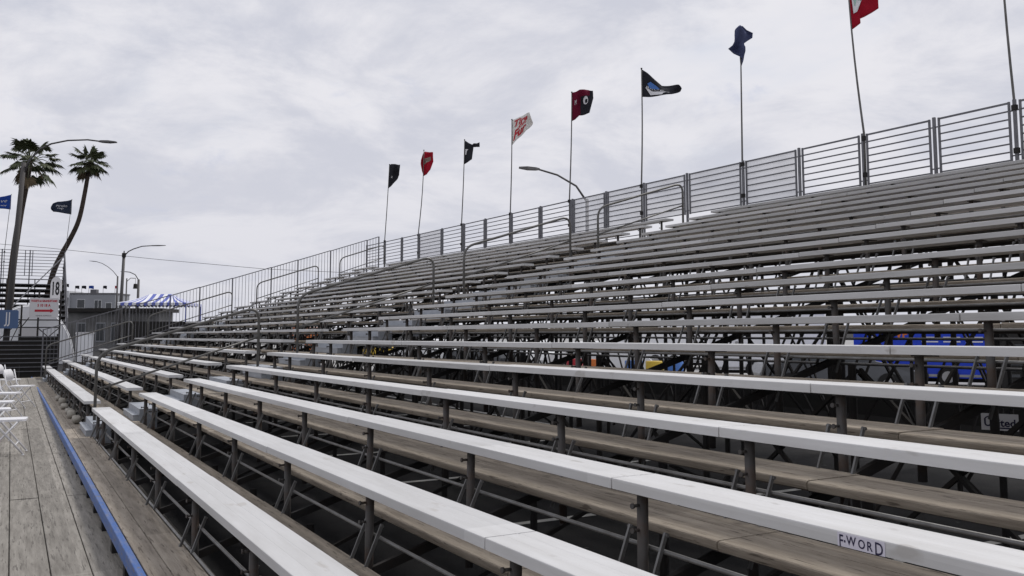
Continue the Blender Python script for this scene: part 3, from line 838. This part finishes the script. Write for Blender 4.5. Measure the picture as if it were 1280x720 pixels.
# white dome tent
o = empty('dome_tent', (.85, 55.7, 0))
m = MB(); K = 24; RW = 9; vs = []; fs = []
for j in range(RW):
    y = 6.5*j/(RW-1); sc_ = 1.0 + (.012 if j % 2 else -.012)
    for k in range(K+1):
        a = math.pi*k/K; vs.append((2.27*sc_*math.cos(a), y, 3.22*sc_*math.sin(a)))
for j in range(RW-1):
    for k in range(K): a = j*(K+1)+k; fs.append((a, a+1, a+K+2, a+K+1))
m._add(vs, fs)
cb = [(2.24*math.cos(math.pi*k/K), .02, 3.19*math.sin(math.pi*k/K)) for k in range(K+1)]
m._add(cb, [tuple(range(K+1))])
m.build('cover', M['tarp'], o, smooth=True)
m = MB(); m.tube([(2.30*math.cos(math.pi*k/K), -.01, 3.25*math.sin(math.pi*k/K)) for k in range(K+1)], .03, 6); m.build('hoop', M['tarp'], o, smooth=True)
m = MB(); m.box(-.5, .5, -.03, .015, .01, 2.0); m.build('door_flap', M['signw'], o)
tag(o, 'white rounded dome tent behind the sign scaffold', 'tent')
o = empty('storage_box', (3.62, 55.2, 0))
m = MB(); m.box(-.42, .42, -.4, .4, .12, 1.66); m.build('body', M['tarp'], o)
m = MB(); m.prism([(-.46,1.662),(.46,1.662),(.44,1.76),(-.44,1.76)], -.44, .44); m.build('lid', M['signw'], o)
m = MB(); m.box(-.4, -.3, -.38, .38, 0, .118); m.box(.3, .4, -.38, .38, 0, .118); m.build('skid', M['dark'], o)
tag(o, 'white storage box beside the dome tent, behind the side fence', 'storage box')

# blue and white striped canopy
o = empty('striped_canopy', (9.05, 66.3, 0), (0, 0, -.42))
HW, HD, ZE, ZP = 2.3, 2.0, 3.74, 4.40
roofm = MB(); ns = 18
def roof_pt(side, t, h):
    """side 0..3, t along the eave -1..1, h up to the ridge 0..1"""
    rl = .75
    ex, ey = (t*HW, -HD) if side == 0 else (HW, t*HD) if side == 1 else (-t*HW, HD) if side == 2 else (-HW, -t*HD)
    if side in (0, 2): qx, qy = (max(-rl, min(rl, ex)), 0)
    else: qx, qy = ((rl if side == 1 else -rl), 0)
    sag = -.10*math.sin(math.pi*h)
    return (ex*(1-h)+qx*h, ey*(1-h)+qy*h, ZE + (ZP-ZE)*h + sag)
for side in range(4):
    for i in range(ns):
        for j in range(4):
            t0, t1 = -1+2*i/ns, -1+2*(i+1)/ns; h0, h1 = j/4, (j+1)/4
            roofm._add([roof_pt(side,t0,h0), roof_pt(side,t1,h0), roof_pt(side,t1,h1), roof_pt(side,t0,h1)], [(0,1,2,3)], i % 2)
roofm.build('roof', [M['tarp'], M['tblue']], o)
val = MB()
for side in range(4):
    for i in range(ns):
        t0, t1 = -1+2*i/ns, -1+2*(i+1)/ns; a = Vector(roof_pt(side,t0,0)); b = Vector(roof_pt(side,t1,0)); mid = (a+b)/2
        val._add([a+Vector((0,0,-.003)), b+Vector((0,0,-.003)), b-Vector((0,0,.14)), mid-Vector((0,0,.24)), a-Vector((0,0,.14))], [(4,3,2,1,0)], i % 2)
val.build('valance', [M['tarp'], M['tblue']], o)
for x in (-HW+.03, HW-.03):
    for y in (-HD+.03, HD-.03):
        m = MB(); m.tube([(x,y,0),(x,y,ZE)], .045, 8); m.build('leg', M['tblue'] if x > 0 else M['lamp'], o)
tag(o, 'blue and white striped canopy tent beyond the picket fence', 'canopy tent')
o = empty('dark_container', (8.7, 60.5, 0), (0, 0, -.30))
m = MB(); m.box(-2.6, 2.6, 0, 2.2, .12, 2.35); 
for k in range(26): m.box(-2.55+.2*k, -2.45+.2*k, -.03, -.002, .2, 2.28)
m.build('body', M['black'], o)
m = MB(); m.box(-2.63, 2.63, -.04, 2.24, 2.352, 2.43); m.box(-2.63, 2.63, -.04, 2.24, .02, .118); m.build('frame', M['dark'], o)
tag(o, 'dark ribbed container standing below the striped canopy', 'container')

# grey building, far left, and small flags on its roof
bd = Vector((.886, -.464, 0)); bq = Vector((.464, .886, 0)); b0 = Vector((7.3, 168.4, 0))
o = empty('grey_building', b0, (0, 0, math.atan2(bd.y, bd.x)))
m = MB(); m.box(1.3, 8.9, 0, 6, 0, 8.0); m.build('wall', M['bwall'], o)
m = MB(); m.box(-.1, 1.297, -.4, 5, 0, 8.55); m.build('stair_tower', M['bpale'], o)
m = MB(); m.box(1.2, 9.0, -.1, 6.1, 8.003, 8.22); m.build('roof', M['roof'], o)
for x, z, w, h in ((.85,5.9,.45,1.5), (2.6,5.7,1.2,1.35), (5.5,5.6,.55,1.35), (6.15,5.6,.45,1.35), (7.4,5.2,.9,1.3), (2.6,2.4,1.2,1.3), (5.6,2.4,.9,1.3), (7.4,2.4,.9,1.3)):
    d = -.4 if x < 1.3 else 0
    m = MB(); m.box(x-.08, x+w+.08, d-.06, d-.002, z-.08, z+h+.08); f = m.build('window', M['bpale'], o)
    m = MB(); m.box(x, x+w, d-.075, d-.062, z, z+h); m.build('pane', M['glass'], f)
m = MB(); m.box(3.8, 4.8, 2, 3, 8.221, 8.9); m.build('roof_unit', M['roof'], o)
tag(o, 'flat roofed grey building with a paler stair tower, far left', 'building')
for i, (x, mk, w, z0, words) in enumerate([(.1,'f_black',.75,8.5,'dark flag, on the pale stair tower, leftmost of a small row'), (1.9,'f_black',.7,8.2,'dark flag, second of a small row over the grey building'),
              (3.0,'f_black',.75,8.2,'dark flag next to the small blue one on the grey building'), (4.2,'f_roy',.8,8.2,'small blue flag on the roof of the grey building'),
              (6.6,'f_black',.6,8.2,'dark flag standing apart on the grey building roof'), (8.6,'f_red',.5,8.2,'small red flag on the right corner of the grey building')]):
    p = b0 + bd*x + bq*.5
    q = empty('small_flag', (p.x, p.y, z0 + .012)); q.rotation_euler = (0, 0, math.atan2(bd.y, bd.x))
    m = MB(); m.tube([(0,0,0),(0,0,1.25)], .03, 5); m.build('shaft', M['dark'], q)
    m = MB(); K = 6; vs = []
    for k in range(K+1): vs += [(w*k/K, .05*math.sin(4*k/K+i), 1.22 + .05*math.sin(3*k/K)), (w*k/K, .05*math.sin(4*k/K+i+.6), .72 + .07*math.sin(3*k/K+1))]
    m._add(vs, [(2*k, 2*k+1, 2*k+3, 2*k+2) for k in range(K)]); c_ = m.build('cloth', M[mk], q)
    md = c_.modifiers.new('cloth_thickness', 'SOLIDIFY'); md.thickness = .01
    tag(q, words, 'flag', 'small flags on the far building')

# low shed with a dark roof in front of it
o = empty('low_shed', (9.3, 91.2, 0), (0, 0, -.45))
m = MB(); m.box(-5.2, 3.2, 0, 4, 0, 3.6); m.build('wall', M['bshed'], o)
m = MB(); m.box(-5.6, 3.7, -.6, 4.4, 3.603, 3.95); m.build('roof', M['dark'], o)
for x in (-4.4, -2.6, -1.2, .2, 1.6):
    m = MB(); m.box(x, x+.9, -.06, -.003, .8, 2.6); f = m.build('window', M['bwall'], o)
    m = MB(); m.box(x+.08, x+.82, -.075, -.062, .9, 2.5); m.build('pane', M['glass'], f)
tag(o, 'low pale shed with a dark overhanging roof behind the side fence', 'shed')

# two flags over the far bleacher
LV = Vector((-.8711, .4911, 0))
flag_pole('flagpole', (-.62,68.3,7.2), (-.39,68.2,11.0), 3.2, 'thin flagpole on the far dark grandstand carrying the blue flag', 0, 'flagpoles of the far grandstand')
o, P = flag((-.39,68.2,11.0), (-.42,68.22,9.9), [(0,0,-19),(8,-2,-18),(16,-3,-17.5),(25,-6,-17),(30,-8,-18)], 18.6, M['f_roy'], 'royal blue flag with white script, at the very left edge', 2.0, .06,
            grp='flags over the far grandstand', R_=LV, horizontal=False)
flag_text(o, P, 'Save', M['inkw'], .42, .36, -.30, .36, shear=.3); flag_text(o, P, 'the way', M['inkw'], .42, .74, -.16, .2)
flag_pole('flagpole', (2.95,68.2,6.2), (3.28,68.0,10.9), 3.2, 'thin flagpole beside the leaning palm carrying the dark flag', 0, 'flagpoles of the far grandstand')
o, P = flag((3.28,68.0,10.9), (3.2,68.05,9.8), [(0,0,-19),(6,-1.5,-18),(12,-2,-17),(18,-2.5,-16),(23,-5,-15.5),(26,-9,-13)], 18.2, M['f_navy'], 'dark navy flag with pale lettering beside the leaning palm', 3.0, .06,
            grp='flags over the far grandstand', R_=LV, horizontal=False)
flag_text(o, P, 'Pirelo', M['inkw'], .42, .40, -.20, .26); flag_text(o, P, 'cup', M['inkw'], .46, .66, -.18, .22)

# ------------------------------------------------------------------ folding chairs
def folding_chair():
    o = empty('folding_chair')
    m = MB()                                                   # faces +x; seat front at x=.22
    pr = [(-.19,-.19),(.17,-.20),(.21,-.16),(.21,.16),(.17,.20),(-.19,.19)]
    n_ = len(pr); m._add([(x,y,.435) for x, y in pr] + [(x,y,.46) for x, y in pr], [tuple(range(n_))[::-1], tuple(range(n_, 2*n_))] + [(i, (i+1)%n_, n_+(i+1)%n_, n_+i) for i in range(n_)])
    m.build('seat', M['white'], o)
    m = MB(); K = 10; vs = []
    for k in range(K+1):
        t = -1 + 2*k/K; cx = -.235 - .025*(1-t*t); top = .80 - .07*max(0, abs(t)-.62)/.38*1.2; bot = .58 + .05*max(0, abs(t)-.7)/.3
        vs += [(cx, .205*t, bot), (cx-.035, .205*t, top), (cx-.055, .205*t, top), (cx-.02, .205*t, bot)]
    fs = []
    for k in range(K):
        for j in range(4): fs.append((k*4+j, k*4+4+j, k*4+4+(j+1)%4, k*4+(j+1)%4))
    fs += [(0,1,2,3), tuple(K*4+j for j in (3,2,1,0))]
    m._add(vs, fs); m.build('backrest', M['white'], o, smooth=True)
    for s in (-1, 1):
        m = MB(); m.tube([(-.265, s*.218, .79), (-.20, s*.218, .50), (.20, s*.218, .012)], .0125, 8); m.tube([(.20,s*.218,.012),(.20,s*.218,0)], .016, 8); m.build('leg', M['white'], o, smooth=True)
        m = MB(); m.tube([(.12, s*.198, .43), (-.24, s*.198, .012)], .0115, 8); m.tube([(-.24,s*.198,.012),(-.24,s*.198,0)], .015, 8); m.build('leg', M['white'], o, smooth=True)
    for a, b in (((.10,.13),(.10,.13)), ((-.16,.11),(-.16,.11))):
        m = MB(); m.tube([(a[0], -.21, a[1]), (a[0], .21, a[1])], .008, 6); m.build('stretcher', M['white'], o)
    return o
ch = folding_chair()
spots = [(.03, 13.55, -.10, 'white folding chair nearest the blue edge board, its seat level with the wood seam'), (-.16, 15.35, .05, 'white folding chair just behind the nearest one, half out of frame'),
         (-.12, 16.9, -.15, 'white folding chair third along the wooden floor from the nearest'), (.24, 21.5, -.45, 'white folding chair standing closest to the blue board, turned aside'),
         (-.02, 19.2, -.40, 'white folding chair with its rounded back showing between the others'), (.0, 24.5, -.6, 'white folding chair far along the floor near the dark barrier')]
for i, (x, y, a, lab) in enumerate(spots):
    o = ch if i == 0 else copy_tree(ch)
    o.location = (x, y, fz + .004); o.rotation_euler = (0, 0, a)
    tag(o, lab, 'folding chair', 'white folding chairs on the wooden floor')

# sandbags below the far part of the lowest bench
rnd = random.Random(5)
for i, (x, y) in enumerate([(.985,17.4),(1.0,18.4),(.98,19.7),(1.0,21.0),(.985,22.4),(1.0,16.3)]):
    m = MB(); K, J = 10, 7; vs = []; L_ = rnd.uniform(.16,.22); W_ = rnd.uniform(.06,.075); H_ = rnd.uniform(.10,.15)
    for j in range(J+1):
        ph = math.pi*j/J
        for k in range(K):
            th = 2*math.pi*k/K; e = .55
            c, s = math.cos(th), math.sin(th)
            vs.append((W_*math.copysign(abs(c)**e, c)*math.sin(ph)**.6 + rnd.uniform(-.006,.006), L_*math.copysign(abs(s)**e, s)*math.sin(ph)**.6 + rnd.uniform(-.01,.01), H_*.5*(1-math.cos(ph)) + rnd.uniform(0,.008)))
    fs = [(j*K+k, j*K+K+k, j*K+K+(k+1)%K, j*K+(k+1)%K)[::-1] for j in range(J) for k in range(K)]
    m._add(vs, fs)
    o = m.build('sandbag', M['bag'], None, smooth=True, loc=(x, y, rz(1, y)-DECK+.004))
    tag(o, 'pale sandbag lying on the walkway under the lowest middle bench', 'sandbag', 'sandbags under the lowest bench')

# ------------------------------------------------------------------ things behind and below the stand
def car(loc, rot, paint, label):
    o = empty('parked_car', loc, (0,0,rot))
    m = MB()
    prof = [(-2.15,.32),(-2.2,.62),(-2.05,.88),(-1.55,.95),(-.95,1.38),(.35,1.42),(1.05,.98),(1.95,.82),(2.18,.60),(2.15,.32)]
    secs = [(-.85,.90),(-.80,1.0),(.80,1.0),(.85,.90)]; vs = []; n_ = len(prof)
    for y, k in secs:
        for x, z in prof:
            tw = 1 - .16*max(0, (z-.9)/.5)
            vs.append((x*(.985 if k < 1 else 1), y*tw, .32 + (z-.32)*(.98 if k < 1 else 1)))
    fs = [tuple(range(n_))[::-1], tuple(range(3*n_, 4*n_))]
    for s in range(3):
        for i in range(n_): fs.append((s*n_+i, s*n_+(i+1)%n_, (s+1)*n_+(i+1)%n_, (s+1)*n_+i))
    m._add(vs, fs); m.build('body', paint, o)
    for s in (-1, 1):
        m = MB(); m._add([(-1.35, s*.815, .97), (-.85, s*.765, 1.33), (.28, s*.765, 1.36), (.85, s*.815, .99)], [(0,1,2,3)]); m._add([(-1.35, s*.845, .97), (-.85, s*.795, 1.33), (.28, s*.795, 1.36), (.85, s*.845, .99)], [(0,1,2,3)])
        m.build('side_window', M['glass'], o)
    m = MB(); m._add([(.42,-.66,1.42),(.42,.66,1.42),(1.04,.76,1.02),(1.04,-.76,1.02)], [(0,1,2,3)]); m.build('windscreen', M['glass'], o)
    for x in (-1.35, 1.35):
        for s in (-1, 1):
            m = MB(); m.tube([(x, s*.70, .33), (x, s*.88, .33)], .33, 18); w = m.build('wheel', M['rubber'], o)
            m = MB(); m.tube([(x, s*.881, .33), (x, s*.89, .33)], .19, 12); m.build('rim', M['chrome'], w)
    for s in (-1, 1):
        m = MB(); m.box(2.12, 2.20, s*.62-.14, s*.62+.14, .60, .72); m.build('headlight', M['chrome'], o)
    tag(o, label, 'car', 'cars parked behind the grandstand')
car((17.9,48.4,.004), 2.2, M['yellow'], 'yellow car glimpsed between the lower benches, behind the grandstand')
car((18.8,42.2,.004), 1.9, M['carw'], 'white car behind the grandstand next to the yellow one')
car((19.4,37.0,.004), 1.75, M['carg'], 'dark grey car glimpsed under the benches between two white vehicles')
car((20.9,30.0,.004), -.5, M['carw'], 'white car behind the stand next to the red drum')
car((20.9,18.1,.004), -.6, M['carg'], 'dark grey car parked in front of the gap between the white and blue trailers')
car((20.2,33.5,.004), 1.2, M['carw'], 'white car glimpsed under the benches, past the drums')

def trailer(loc, rot, L_, W_, H_, body, label, marks=False):
    o = empty('box_trailer', loc, (0,0,rot))
    m = MB(); m.prism([(-L_/2,.30),(L_/2,.30),(L_/2,H_-.10),(L_/2-.10,H_),(-L_/2+.10,H_),(-L_/2,H_-.10)], -W_/2, W_/2); b = m.build('body', M[body], o)
    m = MB(); m.box(-L_/2+.02, L_/2-.02, -W_/2-.012, -W_/2-.002, .34, .42); m.box(-L_/2+.02, L_/2-.02, -W_/2-.012, -W_/2-.002, H_-.22, H_-.14); m.build('trim', M['chrome'], o)
    m = MB(); m.box(-L_/2+.25, -L_/2+1.15, -W_/2-.03, -W_/2-.003, .76, H_-.30); d = m.build('door', M[body], o)
    m = MB(); m.box(-L_/2+1.0, -L_/2+1.1, -W_/2-.06, -W_/2-.031, 1.3, 1.42); m.build('handle', M['chrome'], d)
    m = MB(); m.box(-L_/2+.1, L_/2-.1, -W_/2+.3, W_/2-.3, .16, .297); m.bar((L_/2-.1,0,.5), (L_/2+1.1,0,.42), .1); m.build('chassis', M['dark'], o)
    for x in (-.5, .4):
        for s in (-1, 1):
            m = MB(); m.tube([(x, s*(W_/2+.003), .34), (x, s*(W_/2+.10), .34)], .33, 18); w = m.build('wheel', M['rubber'], o)
            m = MB(); m.tube([(x, s*(W_/2+.101), .34), (x, s*(W_/2+.108), .34)], .19, 12); m.build('rim', M['chrome'], w)
    m = MB(); m.tube([(L_/2+1.0,0,0),(L_/2+1.0,0,.42)], .04, 8); m.build('jack', M['chrome'], o)
    if marks:
        f = -W_/2 - .008
        lettering('VP', .34, M['orange'], o, (-.95,f,1.72), (1,0,0), (0,0,1), bold=.012)
        lettering('es', .42, M['inkw'], o, (-1.75,f-.03,1.55), (1,0,0), (0,0,1), bold=.01)
        m = MB()
        for k, (x, w) in enumerate(((-.35,.5),(.3,.5),(.95,.5))):
            for q in range(3): m.box(x, x+w, f-.004, f, 1.46+.07*q, 1.50+.07*q)
        m.build('lettering', M['inkw'], o)
        m = MB(); m.box(-.3, .5, f-.004, f, .98, 1.03); m.box(-.1, .1, f-.004, f, 1.06, 1.11); m.build('lettering', M['inkw'], o)
    tag(o, label, 'trailer')
trailer((27.3,19.3,.004), -.95, 4.9, 2.1, 2.02, 'vblue', 'vivid blue box trailer with red and white lettering behind the benches', True)
trailer((26.6,26.3,.004), -.75, 4.4, 2.1, 2.7, 'tarp', 'white box trailer next to the blue one, seen through the truss frames')
trailer((28.5,35.0,.004), -.65, 6.0, 2.3, 2.9, 'tarp', 'long pale trailer behind the coloured drums, glimpsed through the seating')

# dark pickup and generator beyond the blue trailer
o = empty('generator', (24.6,13.6,.004), (0,0,-1.05))
m = MB(); m.prism([(-1.5,.30),(1.5,.30),(1.5,1.75),(1.35,1.9),(-1.35,1.9),(-1.5,1.75)], -.75, .75); m.build('housing', M['black'], o)
m = MB(); m.box(-1.6, 1.6, -.8, .8, .10, .298); m.build('skid', M['dark'], o)
for k in range(6):
    m = MB(); m.box(-1.2, -.3, -.775, -.752, .6+.16*k, .68+.16*k); m.build('louvre', M['carg'], o)
m = MB(); m.tube([(1.0,.2,1.902),(1.0,.2,2.25)], .06, 8); m.build('exhaust', M['chrome'], o)
tag(o, 'black generator housing to the right of the blue trailer', 'generator')

# portable toilets
def toilet(loc, rot, body, label):
    o = empty('portable_toilet', loc, (0,0,rot))
    m = MB(); m.box(-.55, .55, -.55, .55, .12, 2.05); m.build('cabin', M[body], o)
    m = MB(); m.prism([(-.6,2.052),(.6,2.052),(.5,2.22),(.2,2.30),(-.2,2.30),(-.5,2.22)], -.58, .58); m.build('roof', M['signw'], o)
    m = MB(); m.box(-.38, .38, -.585, -.552, .2, 1.95); d = m.build('door', M['signw'] if body != 'tarp' else M['bwall'], o)
    m = MB(); m.box(.26, .33, -.61, -.586, 1.05, 1.2); m.build('handle', M['dark'], d)
    m = MB(); m.box(-.58, .58, -.58, .58, 0, .118); m.build('base', M['dark'], o)
    m = MB(); m.tube([(.4,.45,2.0),(.4,.45,2.5)], .05, 8); m.build('vent_pipe', M['dark'], o)
    tag(o, label, 'portable toilet', 'portable toilets behind the grandstand')
for i, (x, y, b, lab) in enumerate([(16.9,58.6,'tarp','white portable toilet at the far end of the short row'), (16.7,57.2,'orange','orange portable toilet glimpsed between the benches'),
                                    (16.5,55.8,'orange','second orange portable toilet, at the near end of the row'), (17.1,60.1,'tarp','white portable toilet farthest behind the grandstand')]):
    toilet((x, y, .004), -1.15, b, lab)

# barrels in blue, yellow and red
def barrel(loc, m_, label):
    o = empty('barrel', loc); m = MB()
    pr = [(.0,.27),(.02,.29),(.28,.285),(.30,.30),(.33,.285),(.58,.285),(.60,.30),(.63,.285),(.86,.29),(.88,.27)]
    K = 16; vs = [(r*math.cos(2*math.pi*k/K), r*math.sin(2*math.pi*k/K), z) for z, r in pr for k in range(K)]
    fs = [(i*K+k, i*K+(k+1)%K, (i+1)*K+(k+1)%K, (i+1)*K+k) for i in range(len(pr)-1) for k in range(K)] + [tuple(range(K))[::-1]]
    m._add(vs, fs); m.build('drum', M[m_], o, smooth=True)
    m = MB(); m.tube([(0,0,.865),(0,0,.878)], .262, 16); m.build('lid', M[m_], o)
    tag(o, label, 'barrel', 'drums behind the grandstand')
for x, y, m_, lab in [(17.6,23.2,'lblue','light blue drum behind the stand, left of the yellow one'), (17.9,22.5,'yellow','yellow drum glimpsed under the benches'),
                      (18.2,21.9,'lblue','light blue drum on the near side of the yellow one'), (16.9,25.6,'red','red drum glimpsed under the benches'), (17.2,24.9,'orange','orange drum beside the red one')]:
    barrel((x, y, .004), m_, lab)

# low dark barrier along the back of the stand
o = empty('low_barrier', (14.25, -4, 0))
for k in range(13):
    m = MB(); y = 3.2*k; m.prism([(-.22,.02),(.22,.02),(.10,.26),(.07,.70),(-.07,.70),(-.10,.26)], y+.02, y+3.18); m.build('block', M['black'], o)
tag(o, 'low black barrier blocks lined up behind the back of the grandstand', 'barrier')

# small sign fixed to a column under the stand
o = empty('service_sign', (7.30, 4.57, 1.08), (0, 0, -1.1)); o.scale = (.58, .58, .58)
m = MB(); m.box(-.24, .24, 0, .012, -.12, .12); m.build('board', M['signw'], o)
lettering('United', .15, M['navy'], o, (0,-.004,-.01), (1,0,0), (0,0,1), bold=.004)
m = MB(); m.box(-.02, .19, -.004, -.001, -.095, -.075); m.build('underline', M['navy'], o)
m = MB(); vs = []
for k in range(13):
    a = math.pi*(1 - k/12); vs += [(-.10+.10*math.cos(a), -.004, .035+.055*math.sin(a)), (-.10+.085*math.cos(a), -.004, .03+.045*math.sin(a))]
m._add(vs, [(2*k, 2*k+1, 2*k+3, 2*k+2) for k in range(12)]); m.build('swoosh', M['navy'], o)
m = MB(); m.box(-.03, .03, .013, .06, -.03, .03); m.build('bracket', M['dark'], o)
tag(o, 'small white sign reading United fixed to a column under the benches', 'sign')

# ------------------------------------------------------------------ sky, light, camera
W = bpy.data.worlds.new('World'); SC.world = W; W.use_nodes = True
N = W.node_tree.nodes; L = W.node_tree.links
bg = N['Background']; bg.inputs['Strength'].default_value = .10
SUN_EL, SUN_ROT = R(56), R(78)
sky = N.new('ShaderNodeTexSky'); sky.sky_type = 'NISHITA'; sky.sun_disc = False; sky.sun_elevation = SUN_EL; sky.sun_rotation = SUN_ROT
tc = N.new('ShaderNodeTexCoord'); sep = N.new('ShaderNodeSeparateXYZ'); L.new(tc.outputs['Generated'], sep.inputs[0])
def mth(op, a, b=None):
    n = N.new('ShaderNodeMath'); n.operation = op
    for i, v in enumerate((a, b)):
        if v is None: continue
        if isinstance(v, (int, float)): n.inputs[i].default_value = v
        else: L.new(v, n.inputs[i])
    return n.outputs[0]
zz = mth('ADD', mth('MAXIMUM', sep.outputs['Z'], 0.0), .22)
cmb = N.new('ShaderNodeCombineXYZ'); L.new(mth('DIVIDE', sep.outputs['X'], zz), cmb.inputs[0]); L.new(mth('DIVIDE', sep.outputs['Y'], zz), cmb.inputs[1])
def noise(scale, detail, rough, loc):
    mp = N.new('ShaderNodeMapping'); mp.inputs['Location'].default_value = loc; L.new(cmb.outputs[0], mp.inputs[0])
    n = N.new('ShaderNodeTexNoise'); n.inputs['Scale'].default_value = scale; n.inputs['Detail'].default_value = detail; n.inputs['Roughness'].default_value = rough
    n.inputs['Distortion'].default_value = .35; L.new(mp.outputs[0], n.inputs['Vector']); return n.outputs['Fac']
def rng(v, a, b, c, d):
    n = N.new('ShaderNodeMapRange'); n.interpolation_type = 'SMOOTHSTEP'
    for i, x in zip((1,2,3,4), (a,b,c,d)): n.inputs[i].default_value = x
    L.new(v, n.inputs[0]); return n.outputs[0]
def mixc(f, a, b):
    n = N.new('ShaderNodeMix'); n.data_type = 'RGBA'
    for s, v in (('A', a), ('B', b)):
        if isinstance(v, tuple): n.inputs[s].default_value = (*v, 1)
        else: L.new(v, n.inputs[s])
    L.new(f, n.inputs['Factor']); return n.outputs['Result']
CB, CD, CBL = (8.1, 8.05, 8.5), (6.1, 6.25, 7.05), (5.0, 5.5, 7.1)
c1 = mixc(rng(noise(1.9, 8, .62, (3.1, .4, 0)), .38, .62, 0, 1), CD, CB)
c2 = mixc(rng(noise(2.6, 6, .62, (1.3, 5.2, 2)), .58, .76, 0, .55), c1, CBL)
# cloud deck glows brighter near the hidden sun overhead, open sky thinly through the gaps
c3 = mixc(rng(noise(.8, 5, .6, (7.7, 2.0, 1)), .60, .80, 0, .30), c2, sky.outputs[0])
hz = mixc(rng(sep.outputs['Z'], 0.0, .30, 1, 0), c3, (6.7, 6.75, 7.4))
mxh = N.new('ShaderNodeMix'); mxh.data_type = 'RGBA'; mxh.inputs['Factor'].default_value = .6
L.new(c3, mxh.inputs['A']); L.new(hz, mxh.inputs['B'])
L.new(mxh.outputs['Result'], bg.inputs['Color'])

sd = bpy.data.lights.new('sun', 'SUN'); sd.energy = 2.1; sd.angle = R(14); sd.color = (1.0, .965, .92)
so = bpy.data.objects.new('sun', sd); COL.objects.link(so)
# light comes from azimuth SUN_ROT (clockwise from +y) and elevation SUN_EL
dirv = Vector((math.sin(SUN_ROT)*math.cos(SUN_EL), math.cos(SUN_ROT)*math.cos(SUN_EL), math.sin(SUN_EL)))
so.rotation_euler = dirv.to_track_quat('Z', 'Y').to_euler(); so.location = dirv * 60

cd = bpy.data.cameras.new('camera'); cam = bpy.data.objects.new('camera', cd); COL.objects.link(cam)
cam.location = (0, 0, G0); cam.rotation_euler = (math.pi/2 + .0917, 0, -.5134)
cd.sensor_width = 36; cd.lens = 36 * 1105.98 / 1280; cd.shift_y = -(360 - 311.45) / 1280
cd.clip_start = .05; cd.clip_end = 5000
SC.camera = cam
SC.view_settings.view_transform = 'Standard'; SC.view_settings.look = 'None'
SC.view_settings.exposure = 0; SC.view_settings.gamma = 1; SC.view_settings.use_curve_mapping = False
